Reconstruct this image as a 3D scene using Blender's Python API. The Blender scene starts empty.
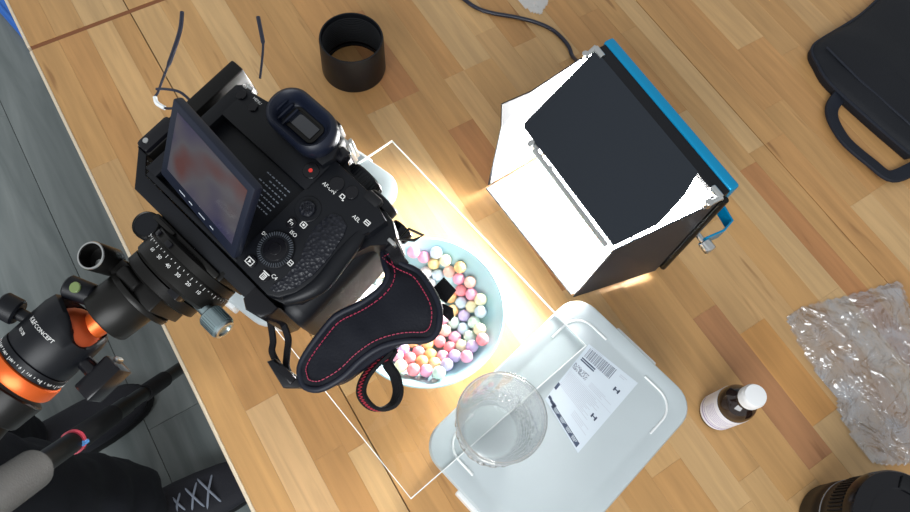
import bpy, bmesh, math, random
from mathutils import Vector, Matrix, noise

# ------------------------------------------------------------------ camera, sky, light, exposure
scene = bpy.context.scene
COL = scene.collection
cam_data = bpy.data.cameras.new('photo_camera')
cam_data.sensor_width = 36.0
cam_data.lens = 680.0 / 910.0 * 36.0
cam_data.clip_start = 0.02
cam_obj = bpy.data.objects.new('photo_camera', cam_data)
COL.objects.link(cam_obj)
cam_obj.matrix_world = Matrix((
    (0.8460, 0.4611, -0.2678, 0.1027),
    (-0.5281, 0.7942, -0.3007, -0.2299),
    (0.0740, 0.3958, 0.9154, 0.7000),
    (0, 0, 0, 1)))
scene.camera = cam_obj

world = bpy.data.worlds.new('room_daylight')
scene.world = world
world.use_nodes = True
bg = world.node_tree.nodes['Background']
bg.inputs[0].default_value = (0.94, 0.975, 1.0, 1)
bg.inputs[1].default_value = 0.54

def area_light(name, loc, target, size, power, color):
    ld = bpy.data.lights.new(name, 'AREA')
    ld.shape = 'RECTANGLE'; ld.size, ld.size_y = size
    ld.energy = power; ld.color = color
    o = bpy.data.objects.new(name, ld)
    COL.objects.link(o)
    o.location = loc
    o.rotation_euler = (Vector(target) - Vector(loc)).to_track_quat('-Z', 'Y').to_euler()
    return o
area_light('window_daylight', (-1.2, -1.2, 1.4), (0.3, 0, 0), (1.6, 1.2), 52, (0.95, 0.98, 1.0))

scene.view_settings.view_transform = 'Standard'
scene.view_settings.look = 'None'
scene.view_settings.exposure = 0.0
scene.view_settings.gamma = 1.0
scene.view_settings.use_curve_mapping = False
scene.cycles.use_denoising = True
scene.cycles.max_bounces = 12
scene.cycles.transparent_max_bounces = 16

rnd = random.Random(11)

# ------------------------------------------------------------------ materials
def material(name, color=(.5, .5, .5), rough=.5, metal=0.0, bump=None, spec=None, vary=None, coat=0.0, transmission=0.0, ior=1.5):
    """vary = (scale, darker factor): soft mottling;  bump = (scale, strength)"""
    m = bpy.data.materials.new(name); m.use_nodes = True
    nt = m.node_tree; b = nt.nodes['Principled BSDF']
    b.inputs['Base Color'].default_value = (*color, 1)
    b.inputs['Roughness'].default_value = rough
    b.inputs['Metallic'].default_value = metal
    b.inputs['IOR'].default_value = ior
    if spec is not None: b.inputs['Specular IOR Level'].default_value = spec
    b.inputs['Coat Weight'].default_value = coat
    b.inputs['Transmission Weight'].default_value = transmission
    if bump or vary:
        tc = nt.nodes.new('ShaderNodeTexCoord')
    if vary:
        n = nt.nodes.new('ShaderNodeTexNoise'); n.inputs['Scale'].default_value = vary[0]
        n.inputs['Detail'].default_value = 4
        nt.links.new(tc.outputs['Object'], n.inputs['Vector'])
        mx = nt.nodes.new('ShaderNodeMix'); mx.data_type = 'RGBA'
        mx.inputs[6].default_value = (*color, 1)
        mx.inputs[7].default_value = (*[c * vary[1] for c in color], 1)
        nt.links.new(n.outputs['Fac'], mx.inputs[0])
        nt.links.new(mx.outputs[2], b.inputs['Base Color'])
    if bump:
        n = nt.nodes.new('ShaderNodeTexVoronoi' if len(bump) > 2 else 'ShaderNodeTexNoise')
        n.inputs['Scale'].default_value = bump[0]
        nt.links.new(tc.outputs['Object'], n.inputs['Vector'])
        bp = nt.nodes.new('ShaderNodeBump'); bp.inputs['Strength'].default_value = bump[1]
        bp.inputs['Distance'].default_value = 0.001
        nt.links.new(n.outputs[0], bp.inputs['Height'])
        nt.links.new(bp.outputs[0], b.inputs['Normal'])
    return m

def wood_material():
    m = bpy.data.materials.new('oiled_beech_stave'); m.use_nodes = True
    nt = m.node_tree; N = nt.nodes.new; L = nt.links.new
    b = nt.nodes['Principled BSDF']; b.inputs['Roughness'].default_value = .42
    b.inputs['Specular IOR Level'].default_value = .35
    oi = N('ShaderNodeObjectInfo'); tc = N('ShaderNodeTexCoord')
    off = N('ShaderNodeVectorMath'); off.operation = 'ADD'
    sc = N('ShaderNodeVectorMath'); sc.operation = 'SCALE'; sc.inputs[3].default_value = 7.0
    cb = N('ShaderNodeCombineXYZ')
    for k in range(3): L(oi.outputs['Random'], cb.inputs[k])
    L(cb.outputs[0], sc.inputs[0]); L(tc.outputs['Object'], off.inputs[0]); L(sc.outputs[0], off.inputs[1])
    mp = N('ShaderNodeMapping'); mp.inputs['Scale'].default_value = (1, .07, 1)
    L(off.outputs[0], mp.inputs[0])
    g = N('ShaderNodeTexNoise'); g.inputs['Scale'].default_value = 130; g.inputs['Detail'].default_value = 5; g.inputs['Distortion'].default_value = .6
    L(mp.outputs[0], g.inputs['Vector'])
    g2 = N('ShaderNodeTexNoise'); g2.inputs['Scale'].default_value = 24; g2.inputs['Detail'].default_value = 3
    L(mp.outputs[0], g2.inputs['Vector'])
    r1 = N('ShaderNodeMapRange'); r1.inputs[1].default_value = .3; r1.inputs[2].default_value = .7
    r1.inputs[3].default_value = .86; r1.inputs[4].default_value = 1.08
    L(g.outputs['Fac'], r1.inputs[0])
    r2 = N('ShaderNodeMapRange'); r2.inputs[1].default_value = .3; r2.inputs[2].default_value = .7
    r2.inputs[3].default_value = .88; r2.inputs[4].default_value = 1.1
    L(g2.outputs['Fac'], r2.inputs[0])
    mu = N('ShaderNodeMath'); mu.operation = 'MULTIPLY'; L(r1.outputs[0], mu.inputs[0]); L(r2.outputs[0], mu.inputs[1])
    # dark resin streaks, rare
    mp3 = N('ShaderNodeMapping'); mp3.inputs['Scale'].default_value = (1, .12, 1); L(off.outputs[0], mp3.inputs[0])
    st = N('ShaderNodeTexNoise'); st.inputs['Scale'].default_value = 60; st.inputs['Detail'].default_value = 2
    L(mp3.outputs[0], st.inputs['Vector'])
    r3 = N('ShaderNodeMapRange'); r3.inputs[1].default_value = .69; r3.inputs[2].default_value = .76
    r3.inputs[3].default_value = 0; r3.inputs[4].default_value = .55
    L(st.outputs['Fac'], r3.inputs[0])
    vm = N('ShaderNodeVectorMath'); vm.operation = 'SCALE'
    L(oi.outputs['Color'], vm.inputs[0]); L(mu.outputs[0], vm.inputs[3])
    mx = N('ShaderNodeMix'); mx.data_type = 'RGBA'; mx.inputs[7].default_value = (.16, .06, .02, 1)
    L(r3.outputs[0], mx.inputs[0]); L(vm.outputs[0], mx.inputs[6]); L(mx.outputs[2], b.inputs['Base Color'])
    bp = N('ShaderNodeBump'); bp.inputs['Strength'].default_value = .08; bp.inputs['Distance'].default_value = .001
    L(g.outputs['Fac'], bp.inputs['Height']); L(bp.outputs[0], b.inputs['Normal'])
    return m

def floor_material():
    m = material('grey_vinyl_plank', (.10, .12, .12), .4)
    nt = m.node_tree; N = nt.nodes.new; L = nt.links.new; b = nt.nodes['Principled BSDF']
    tc = N('ShaderNodeTexCoord'); mp = N('ShaderNodeMapping'); mp.inputs['Scale'].default_value = (1, .1, 1)
    L(tc.outputs['Object'], mp.inputs[0])
    oi = N('ShaderNodeObjectInfo'); ad = N('ShaderNodeVectorMath'); ad.operation = 'ADD'
    L(mp.outputs[0], ad.inputs[0]); L(oi.outputs['Random'], ad.inputs[1])
    n = N('ShaderNodeTexNoise'); n.inputs['Scale'].default_value = 22; n.inputs['Detail'].default_value = 5; n.inputs['Distortion'].default_value = .8
    L(ad.outputs[0], n.inputs['Vector'])
    cr = N('ShaderNodeValToRGB')
    cr.color_ramp.elements[0].position = .3; cr.color_ramp.elements[0].color = (.12, .145, .145, 1)
    cr.color_ramp.elements[1].position = .72; cr.color_ramp.elements[1].color = (.26, .29, .285, 1)
    L(n.outputs['Fac'], cr.inputs[0]); L(cr.outputs[0], b.inputs['Base Color'])
    return m

def thin_glass(name, tint=(.97, .985, .98), gloss=.04, rough=0.0, haze=0.0, haze_color=(.9, .93, .95), tex=None):
    """a sheet thin enough not to bend light: clear film with a fresnel reflection and some white haze"""
    m = bpy.data.materials.new(name); m.use_nodes = True
    nt = m.node_tree; N = nt.nodes.new; L = nt.links.new
    nt.nodes.remove(nt.nodes['Principled BSDF']); out = nt.nodes['Material Output']
    tr = N('ShaderNodeBsdfTransparent'); tr.inputs[0].default_value = (*tint, 1)
    gl = N('ShaderNodeBsdfGlossy'); gl.inputs['Roughness'].default_value = rough
    lw = N('ShaderNodeLayerWeight'); lw.inputs[0].default_value = .5
    pw = N('ShaderNodeMath'); pw.operation = 'POWER'; pw.inputs[1].default_value = 3.5; L(lw.outputs['Facing'], pw.inputs[0])
    fr = N('ShaderNodeMath'); fr.operation = 'MULTIPLY_ADD'; fr.inputs[1].default_value = .6; fr.inputs[2].default_value = gloss; L(pw.outputs[0], fr.inputs[0])
    mx = N('ShaderNodeMixShader'); L(fr.outputs[0], mx.inputs[0]); L(gl.outputs[0], mx.inputs[2])
    if tex:
        tcb = N('ShaderNodeTexCoord'); nb = N('ShaderNodeTexNoise'); nb.inputs['Scale'].default_value = tex * 1.2; nb.inputs['Detail'].default_value = 1; nb.inputs['Distortion'].default_value = 2.5
        bp = N('ShaderNodeBump'); bp.inputs['Strength'].default_value = 1; bp.inputs['Distance'].default_value = .012
        L(tcb.outputs['Object'], nb.inputs['Vector']); L(nb.outputs['Fac'], bp.inputs['Height']); L(bp.outputs[0], gl.inputs['Normal'])
    if haze:
        df = N('ShaderNodeBsdfDiffuse'); df.inputs[0].default_value = (*haze_color, 1)
        tl = N('ShaderNodeBsdfTranslucent'); tl.inputs[0].default_value = (*haze_color, 1)
        dm = N('ShaderNodeMixShader'); dm.inputs[0].default_value = .4; L(df.outputs[0], dm.inputs[1]); L(tl.outputs[0], dm.inputs[2])
        hm = N('ShaderNodeMixShader'); hm.inputs[0].default_value = haze
        if tex:
            tc = N('ShaderNodeTexCoord'); n = N('ShaderNodeTexNoise'); n.inputs['Scale'].default_value = tex; n.inputs['Detail'].default_value = 3; n.inputs['Distortion'].default_value = 1.2
            L(tc.outputs['Object'], n.inputs['Vector'])
            mr = N('ShaderNodeMapRange'); mr.inputs[1].default_value = .42; mr.inputs[2].default_value = .72
            mr.inputs[3].default_value = haze * .3; mr.inputs[4].default_value = min(1, haze * 2.2)
            L(n.outputs['Fac'], mr.inputs[0]); L(mr.outputs[0], hm.inputs[0])
        L(tr.outputs[0], hm.inputs[1]); L(dm.outputs[0], hm.inputs[2]); L(hm.outputs[0], mx.inputs[1])
    else:
        L(tr.outputs[0], mx.inputs[1])
    L(mx.outputs[0], out.inputs['Surface'])
    return m

def half_glass(name):
    """pressed glass: part of the light is bent by the dimples, part passes straight through the thin wall"""
    m = thin_glass(name, tint=(.985, .99, .99), gloss=.08, rough=.02, haze=.06)
    nt = m.node_tree; N = nt.nodes.new; L = nt.links.new; out = nt.nodes['Material Output']
    thin = out.inputs['Surface'].links[0].from_socket
    g = N('ShaderNodeBsdfGlass'); g.inputs['IOR'].default_value = 1.3; g.inputs['Roughness'].default_value = .0
    mx = N('ShaderNodeMixShader'); mx.inputs[0].default_value = .28
    L(thin, mx.inputs[1]); L(g.outputs[0], mx.inputs[2]); L(mx.outputs[0], out.inputs['Surface'])
    return m

def emission(name, color, strength):
    m = bpy.data.materials.new(name); m.use_nodes = True
    b = m.node_tree.nodes['Principled BSDF']
    b.inputs['Base Color'].default_value = (.8, .8, .8, 1)
    b.inputs['Emission Color'].default_value = (*color, 1)
    b.inputs['Emission Strength'].default_value = strength
    return m

def screen_material():
    m = bpy.data.materials.new('lit_display'); m.use_nodes = True
    nt = m.node_tree; N = nt.nodes.new; L = nt.links.new; b = nt.nodes['Principled BSDF']
    b.inputs['Base Color'].default_value = (.01, .01, .015, 1); b.inputs['Roughness'].default_value = .08
    tc = N('ShaderNodeTexCoord')
    n = N('ShaderNodeTexNoise'); n.inputs['Scale'].default_value = 26; n.inputs['Detail'].default_value = 1.5
    L(tc.outputs['Object'], n.inputs['Vector'])
    cr = N('ShaderNodeValToRGB'); e = cr.color_ramp.elements
    e[0].position = .34; e[0].color = (.03, .03, .10, 1)
    e[1].position = .66; e[1].color = (.15, .06, .045, 1)
    x = e.new(.46); x.color = (.10, .09, .12, 1)
    x = e.new(.55); x.color = (.13, .12, .125, 1)
    L(n.outputs['Fac'], cr.inputs[0])
    L(cr.outputs[0], b.inputs['Emission Color']); b.inputs['Emission Strength'].default_value = .6
    return m

M = dict(
    pressed_glass=material('pressed_glass', (1, 1, 1), .0, transmission=1.0, ior=1.5),
    dial_mark=material('dim_dial_mark', (.06, .07, .085), .5),
    level=material('green_spirit_level', (.16, .22, .08), .2),
    wood=wood_material(),
    table_core=material('table_underside_wood', (.36, .2, .09), .6),
    edge=material('pale_edge_highlight', (.74, .62, .46), .35),
    seam=material('brown_seam_wax', (.22, .075, .022), .5),
    floor=floor_material(),
    floor_base=material('dark_subfloor', (.03, .033, .034), .8),
    black=material('black_plastic', (.0045, .0055, .0085), .42, vary=(60, .6), spec=.3),
    black_gloss=material('glossy_black_plastic', (.005, .005, .007), .2, spec=.35),
    black_matte=material('black_rubber', (.006, .0065, .008), .7, spec=.3),
    navy_rubber=material('blue_black_rubber', (.007, .010, .022), .42, spec=.35),
    leather=material('camera_grip_leather', (.007, .008, .013), .42, bump=(420, .9, 1), spec=.35),
    anod=material('black_anodised_metal', (.012, .0115, .011), .36, metal=.5, spec=.35),
    anod_soft=material('satin_black_metal', (.013, .0125, .0115), .36, metal=.45, spec=.35),
    orange=material('orange_anodised_metal', (.78, .13, .02), .34, metal=.5),
    ball=material('deep_orange_ball', (.48, .075, .018), .38, metal=.5),
    silver=material('brushed_silver_metal', (.62, .63, .62), .28, metal=1),
    teal_metal=material('cool_grey_knurled_metal', (.34, .43, .45), .3, metal=.9),
    white_print=material('white_print', (.78, .78, .76), .6),
    red=material('red_paint', (.8, .04, .03), .4),
    screen=screen_material(),
    lens_glass=material('dark_eyepiece_glass', (.01, .012, .018), .06, coat=1),
    strap=material('padded_black_neoprene', (.005, .006, .011), .6, bump=(700, .25), spec=.25),
    piping=material('navy_piping', (.006, .008, .017), .5, spec=.35),
    stitch=material('pink_thread', (.36, .025, .07), .6),
    stitch_red=material('red_thread', (.42, .02, .045), .6),
    webbing=material('black_webbing', (.005, .005, .007), .75, bump=(900, .5), spec=.25),
    tub=material('white_polypropylene', (.80, .82, .82), .38),
    lid=material('frosted_grey_lid', (.50, .56, .58), .42, vary=(30, .93)),
    glass_sheet=thin_glass('clear_glass_sheet'),
    glass_edge=material('lit_ground_glass_edge', (.9, .93, .92), .4),  # ground edge, whitened to stand for lamplight caught in the glass
    glass=half_glass('tumbler_glass'),
    water=thin_glass('clear_water', tint=(.985, .99, .99), gloss=.03, rough=.0),
    label=material('shipping_label_paper', (.62, .69, .75), .5),
    print_grey=material('grey_print', (.22, .25, .30), .6),
    print_pale=material('pale_grey_print', (.50, .54, .60), .6),
    print_dark=material('dark_print', (.05, .07, .12), .6),
    bowl_in=material('pale_blue_glaze', (.44, .69, .74), .22, coat=.5, vary=(25, .93)),
    bowl_out=material('white_glaze', (.80, .84, .84), .2, coat=.5),
    blue_metal=material('bright_blue_anodised_metal', (.0, .27, .52), .25, metal=.4),
    door_black=material('matte_black_barn_door', (.013, .018, .026), .5, bump=(1500, .15), spec=.4),
    door_white=material('silver_white_reflector', (.82, .83, .84), .45),
    led=emission('led_diffuser', (1, .985, .96), 125),
    cable=material('dark_blue_cable_sheath', (.012, .014, .03), .35),
    bottle=material('dark_brown_bottle', (.016, .008, .006), .08, coat=.6),
    bottle_label=material('white_bottle_label', (.80, .81, .88), .45),
    print_lilac=material('lilac_print', (.40, .36, .58), .6),
    cap=material('white_cap', (.82, .83, .84), .4),
    film=thin_glass('crinkled_clear_film', tint=(.985, .99, 1), gloss=.20, rough=.16, haze=.15, haze_color=(.78, .88, 1.0), tex=30),  # milky film; the patchy bluish haze paints in highlights on its creases
    scrap=thin_glass('white_plastic_film', rough=.2, haze=.6),
    bag=material('black_nylon', (.008, .0095, .014), .65, bump=(900, .4), vary=(14, .6), spec=.3),
    bag_trim=material('black_woven_handle', (.010, .013, .022), .6, bump=(1100, .4), spec=.3),
    foam=material('dark_grey_foam_grip', (.035, .035, .034), .85, bump=(500, .4)),
    pink=material('pink_ring', (.62, .06, .10), .5),
    sky_blue=material('light_blue_clip', (.10, .33, .75), .5),
    jeans=material('dark_navy_denim', (.006, .008, .016), .85, bump=(600, .4), vary=(18, .45)),
    shoe=material('black_shoe_fabric', (.012, .013, .020), .7, bump=(600, .4)),
    lace=material('grey_shoelace', (.22, .25, .31), .7),
    blue_mat=material('bright_blue_mat', (.05, .20, .66), .7),
)
CANDY = {
    'pink': (.88, .36, .52), 'coral': (.90, .27, .30), 'peach': (.90, .55, .45), 'orange': (.93, .56, .22),
    'yellow': (.92, .70, .30), 'cream': (.90, .83, .52), 'mint': (.62, .80, .68), 'pale blue': (.60, .74, .86),
    'lavender': (.64, .52, .82), 'white': (.88, .86, .85)}
def candy_material(name, c):
    m = material('candy_' + name.replace(' ', '_'), c, .55)
    nt = m.node_tree; N = nt.nodes.new; L = nt.links.new; b = nt.nodes['Principled BSDF']
    tc = N('ShaderNodeTexCoord'); n = N('ShaderNodeTexNoise'); n.inputs['Scale'].default_value = 130; n.inputs['Detail'].default_value = 2
    oi = N('ShaderNodeObjectInfo'); ad = N('ShaderNodeVectorMath'); ad.operation = 'ADD'
    L(tc.outputs['Object'], ad.inputs[0]); L(oi.outputs['Random'], ad.inputs[1]); L(ad.outputs[0], n.inputs['Vector'])
    mr = N('ShaderNodeMapRange'); mr.inputs[1].default_value = .45; mr.inputs[2].default_value = .65
    L(n.outputs['Fac'], mr.inputs[0])
    mx = N('ShaderNodeMix'); mx.data_type = 'RGBA'; mx.inputs[6].default_value = (*c, 1)
    mx.inputs[7].default_value = (*[.9 * q + .06 for q in c], 1)
    L(mr.outputs[0], mx.inputs[0]); L(mx.outputs[2], b.inputs['Base Color'])
    b.inputs['Subsurface Weight'].default_value = 0
    return m
CANDY_M = {k: candy_material(k, v) for k, v in CANDY.items()}

# ------------------------------------------------------------------ mesh helpers
def V(*a): return Vector(a[0] if len(a) == 1 else a)

def box(bm, x0, x1, y0, y1, z0, z1, bev=0.0, seg=2, mat=None):
    r = bmesh.ops.create_cube(bm, size=1)
    vs = r['verts']
    for v in vs:
        v.co = Vector(((x0 + x1) / 2 + v.co.x * (x1 - x0), (y0 + y1) / 2 + v.co.y * (y1 - y0), (z0 + z1) / 2 + v.co.z * (z1 - z0)))
    if bev:
        es = list({e for v in vs for e in v.link_edges})
        r2 = bmesh.ops.bevel(bm, geom=es, offset=bev, segments=seg, profile=.5, affect='EDGES')
        vs = list({v for f in r2['faces'] for v in f.verts} | {v for v in vs if v.is_valid})
    if mat is not None:
        for v in vs: v.co = mat @ v.co
    return vs

def rings(bm, loops, cap0=True, cap1=True, closed=False):
    rows = [[bm.verts.new(p) for p in l] for l in loops]
    n = len(rows[0])
    pairs = list(zip(rows, rows[1:]))
    if closed: pairs.append((rows[-1], rows[0]))
    for a, b in pairs:
        for i in range(n):
            j = (i + 1) % n
            bm.faces.new((a[i], a[j], b[j], b[i]))
    if cap0 and not closed: bm.faces.new(list(reversed(rows[0])))
    if cap1 and not closed: bm.faces.new(rows[-1])
    return rows

def basis(d):
    d = Vector(d).normalized()
    a = Vector((0, 0, 1)) if abs(d.z) < .9 else Vector((1, 0, 0))
    u = d.cross(a).normalized()
    return u, d.cross(u).normalized(), d

def cyl(bm, p0, p1, r0, r1=None, seg=28, bev=0.0):
    r1 = r0 if r1 is None else r1
    p0, p1 = V(p0), V(p1); u, w, d = basis(p1 - p0)
    L = (p1 - p0).length
    prof = [(0, r0), (L, r1)]
    if bev: prof = [(0, r0 - bev), (bev, r0), (L - bev, r1), (L, r1 - bev)]
    loops = [[p0 + d * t + (u * math.cos(k * 2 * math.pi / seg) + w * math.sin(k * 2 * math.pi / seg)) * r for k in range(seg)] for t, r in prof]
    rings(bm, loops)

def lathe(bm, prof, seg=40, origin=(0, 0, 0), axis=(0, 0, 1), closed=False, cap0=True, cap1=True, mod=None):
    """prof: (radius, height) list turned about axis"""
    o = V(origin); u, w, d = basis(axis)
    loops = []
    for i, (r, h) in enumerate(prof):
        l = []
        for k in range(seg):
            a = k * 2 * math.pi / seg
            rr = r + (mod(i, a, r, h) if mod else 0)
            l.append(o + d * h + (u * math.cos(a) + w * math.sin(a)) * rr)
        loops.append(l)
    rings(bm, loops, cap0, cap1, closed)

def smooth_path(pts, n=6, closed=False):
    P = [V(p) for p in pts]; out = []
    m = len(P)
    for i in range(m if closed else m - 1):
        p0 = P[(i - 1) % m] if (closed or i) else P[0]
        p1, p2 = P[i], P[(i + 1) % m]
        p3 = P[(i + 2) % m] if (closed or i + 2 < m) else P[-1]
        for k in range(n):
            t = k / n
            out.append(.5 * ((2 * p1) + (p2 - p0) * t + (2 * p0 - 5 * p1 + 4 * p2 - p3) * t * t + (3 * p1 - p0 - 3 * p2 + p3) * t ** 3))
    if not closed: out.append(P[-1].copy())
    return out

def tube(bm, pts, r, seg=10, closed=False):
    P = [V(p) for p in pts]; n = len(P); loops = []
    u = None
    for i, p in enumerate(P):
        a = P[(i - 1) % n] if (closed or i) else P[0]
        b = P[(i + 1) % n] if (closed or i < n - 1) else P[-1]
        d = (b - a).normalized()
        if u is None: u, w, _ = basis(d)
        u = (u - d * u.dot(d)).normalized(); w = d.cross(u)
        rr = r(i / max(1, n - 1)) if callable(r) else r
        loops.append([p + (u * math.cos(k * 2 * math.pi / seg) + w * math.sin(k * 2 * math.pi / seg)) * rr for k in range(seg)])
    rings(bm, loops, closed=closed)

def band(bm, pts, width, thick, wdir, closed=False):
    """flat ribbon swept along pts; wdir = direction of its width (vector or list)"""
    P = [V(p) for p in pts]; n = len(P); loops = []
    for i, p in enumerate(P):
        a = P[(i - 1) % n] if (closed or i) else P[0]
        b = P[(i + 1) % n] if (closed or i < n - 1) else P[-1]
        d = (b - a).normalized()
        w = V(wdir[i] if isinstance(wdir, list) else wdir); w = (w - d * w.dot(d)).normalized()
        t = d.cross(w)
        ww = width(i / max(1, n - 1)) if callable(width) else width
        h, k = ww / 2, thick / 2
        loops.append([p + w * h * .92 + t * k, p + w * h, p + w * h * .92 - t * k, p - w * h * .92 - t * k, p - w * h, p - w * h * .92 + t * k])
    rings(bm, loops, closed=closed)

def rrect(cx, cy, w, h, r, z, n=6, u=(1, 0), v=(0, 1)):
    out = []
    for sx, sy, a0 in ((1, 1, 0), (-1, 1, 90), (-1, -1, 180), (1, -1, 270)):
        for k in range(n + 1):
            a = math.radians(a0 + 90 * k / n)
            x = sx * (w / 2 - r) + r * math.cos(a); y = sy * (h / 2 - r) + r * math.sin(a)
            out.append(V(cx + x * u[0] + y * v[0], cy + x * u[1] + y * v[1], z))
    return out

def prism(bm, pts, z0, z1, bev=0.0, seg=2):
    n = len(pts)
    area = sum(pts[i][0] * pts[(i + 1) % n][1] - pts[(i + 1) % n][0] * pts[i][1] for i in range(n))
    if area < 0: pts = list(reversed(pts))
    lo = [bm.verts.new((p[0], p[1], z0)) for p in pts]; hi = [bm.verts.new((p[0], p[1], z1)) for p in pts]
    bm.faces.new(list(reversed(lo))); top = bm.faces.new(hi)
    for i in range(n):
        j = (i + 1) % n
        bm.faces.new((lo[i], lo[j], hi[j], hi[i]))
    if bev:
        bmesh.ops.bevel(bm, geom=list(top.edges), offset=bev, segments=seg, profile=.5, affect='EDGES')

def quad(bm, a, b, c, d): bm.faces.new([bm.verts.new(V(p)) for p in (a, b, c, d)])

OFF = {}
def unit(root): return OFF.get(root.name, (Vector((0, 0, 0)), 1.0)) if root is not None else (Vector((0, 0, 0)), 1.0)

def obj(name, bm, mat, parent=None, root=None, smooth=35, kind=None, label=None):
    """one mesh object; parts take coordinates in the frame of their thing (root = the thing when parent is a part)"""
    if root is None: root = parent
    off, s = unit(root)
    for v in bm.verts: v.co = (v.co - off) * s
    me = bpy.data.meshes.new(name)
    bmesh.ops.recalc_face_normals(bm, faces=bm.faces)
    bm.to_mesh(me); bm.free()
    if smooth:
        me.shade_smooth(); me.set_sharp_from_angle(angle=math.radians(smooth))
    me.materials.append(mat)
    o = bpy.data.objects.new(name, me); COL.objects.link(o)
    if parent is not None: o.parent = parent
    if kind: o['kind'] = kind
    if label: o['label'] = label
    return o

def tag(o, label, cat, group=None):
    o['label'] = label; o['category'] = cat
    if group: o['group'] = group
    return o

def thing(name, label, cat, base=(0, 0, 0), group=None, pose=None, scale=1.0):
    """an Empty at the base of a thing; pose = frame in which its parts are described"""
    o = bpy.data.objects.new(name, None); COL.objects.link(o)
    o.empty_display_size = .02
    b = V(base)
    if pose is None: o.location = b * scale
    else: o.matrix_world = pose @ Matrix.Translation(b * scale)
    OFF[o.name] = (b, scale)
    return tag(o, label, cat, group)

def text_bm(body, size, align='CENTER'):
    cu = bpy.data.curves.new('lettering', 'FONT'); cu.body = body; cu.size = size
    cu.align_x = align; cu.align_y = 'CENTER'; cu.resolution_u = 2
    o = bpy.data.objects.new('lettering', cu); COL.objects.link(o)
    me = bpy.data.meshes.new_from_object(o.evaluated_get(bpy.context.evaluated_depsgraph_get()))
    bm = bmesh.new(); bm.from_mesh(me)
    bpy.data.objects.remove(o); bpy.data.curves.remove(cu); bpy.data.meshes.remove(me)
    return bm

def join_bm(dst, src, fn=None):
    mp = {}
    for v in src.verts: mp[v] = dst.verts.new(fn(v.co) if fn else v.co)
    for f in src.faces:
        try: dst.faces.new([mp[v] for v in f.verts])
        except ValueError: pass
    src.free()

# ------------------------------------------------------------------ measured outlines
PAD = [(76.1, 66.1, -22.0), (89.3, 67.6, -22.0), (101.4, 70.9, -22.0), (115.0, 68.1, -22.0), (125.8, 63.7, -22.0), (132.8, 57.0, -22.0), (136.0, 50.2, -22.0), (134.5, 43.1, -22.0), (126.1, 34.7, -22.0), (118.4, 22.9, -22.0), (114.6, 9.9, -22.0), (113.4, -2.3, -22.0), (111.0, -11.6, -22.0), (106.6, -20.4, -22.0), (99.2, -24.8, -22.0), (93.2, -23.2, -22.0), (88.1, -19.2, -22.0), (85.2, -10.6, -22.0), (83.7, 5.0, -22.0), (83.9, 17.5, -22.0), (89.5, 31.6, -22.0), (92.4, 42.6, -22.0), (92.5, 51.1, -22.0), (89.5, 56.8, -22.0), (82.0, 61.0, -22.0)]
FLAP = [(123.2, 34.5, -30.0), (117.2, 24.1, -30.0), (112.9, 10.4, -30.0), (111.6, -2.9, -30.0), (109.6, -12.7, -30.0), (113.7, -6.6, -30.0), (116.2, 3.7, -30.0), (119.2, 16.1, -30.0), (122.1, 25.3, -30.0)]
LOOP = [(121.3, 27.0, -34.0), (119.7, 16.4, -34.0), (120.1, 3.8, -34.0), (124.6, -4.9, -34.0), (132.7, -7.1, -34.0), (140.0, -4.3, -34.0), (143.7, 3.1, -34.0), (141.0, 10.2, -34.0), (133.1, 15.7, -34.0), (123.7, 18.5, -34.0)]
TAIL1 = [(112.8, 68.0, -34.0), (113.2, 80.4, -34.0), (124.4, 79.4, -34.0), (125.4, 69.2, -34.0)]
TAIL2 = [(124.3, 67.1, -30.0), (131.4, 69.3, -30.0), (135.2, 66.1, -30.0), (135.5, 62.2, -30.0), (127.2, 62.2, -30.0)]
BUCK = [(67.7, -31.7, -40.0), (70.1, -27.1, -40.0), (80.6, -26.6, -40.0), (91.9, -24.5, -40.0), (95.4, -27.9, -40.0), (86.7, -35.8, -40.0)]
WEB1 = [(58.3, -20.8, -45.0), (63.4, -26.4, -45.0), (73.1, -29.4, -45.0)]
WEB2 = [(65.4, -13.1, -42.0), (71.4, -19.6, -42.0), (77.3, -26.0, -42.0)]
WIREA = [(-147.6, 94.8, -20.0), (-137.8, 84.5, -20.0), (-127.1, 68.0, -20.0), (-118.4, 52.4, -20.0), (-112.9, 43.2, -20.0), (-111.6, 39.4, -20.0), (-107.1, 37.4, -20.0), (-100.2, 38.6, -20.0), (-94.6, 43.6, -20.0)]
WIREA2 = [(-114.1, 43.7, -18.0), (-108.9, 48.2, -18.0), (-100.0, 53.0, -18.0), (-88.3, 53.5, -18.0), (-79.9, 54.1, -18.0)]
WIREB = [(-107.9, 128.4, -25.0), (-97.5, 121.6, -25.0), (-89.5, 116.1, -25.0), (-80.9, 107.2, -25.0), (-71.8, 96.9, -25.0)]
WINGKNOB = [(-13.5, -127.3, -45.0), (-1.9, -128.3, -45.0), (10.3, -98.7, -45.0), (-11.5, -99.1, -45.0)]
LKNOB = [(-65.0, -117.4, -30.0), (-66.0, -128.6, -30.0)]
BAGTOP = [(1.0475, 0.0348, 0.012), (0.9973, 0.0243, 0.012), (0.9605, 0.0198, 0.012), (0.8993, 0.0173, 0.012), (0.8807, 0.0139, 0.012), (0.871, 0.0058, 0.012), (0.8652, -0.0098, 0.012), (0.8574, -0.0406, 0.012), (0.8625, -0.1093, 0.012), (0.8708, -0.1753, 0.012), (0.879, -0.2516, 0.012)]
HANDLE_OUT = [(0.8617, -0.0431, 0.006), (0.8406, -0.0569, 0.006), (0.8223, -0.0735, 0.006), (0.8151, -0.0956, 0.006), (0.8126, -0.1199, 0.006), (0.8152, -0.1565, 0.006), (0.8209, -0.1875, 0.006), (0.8452, -0.2078, 0.006)]
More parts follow.
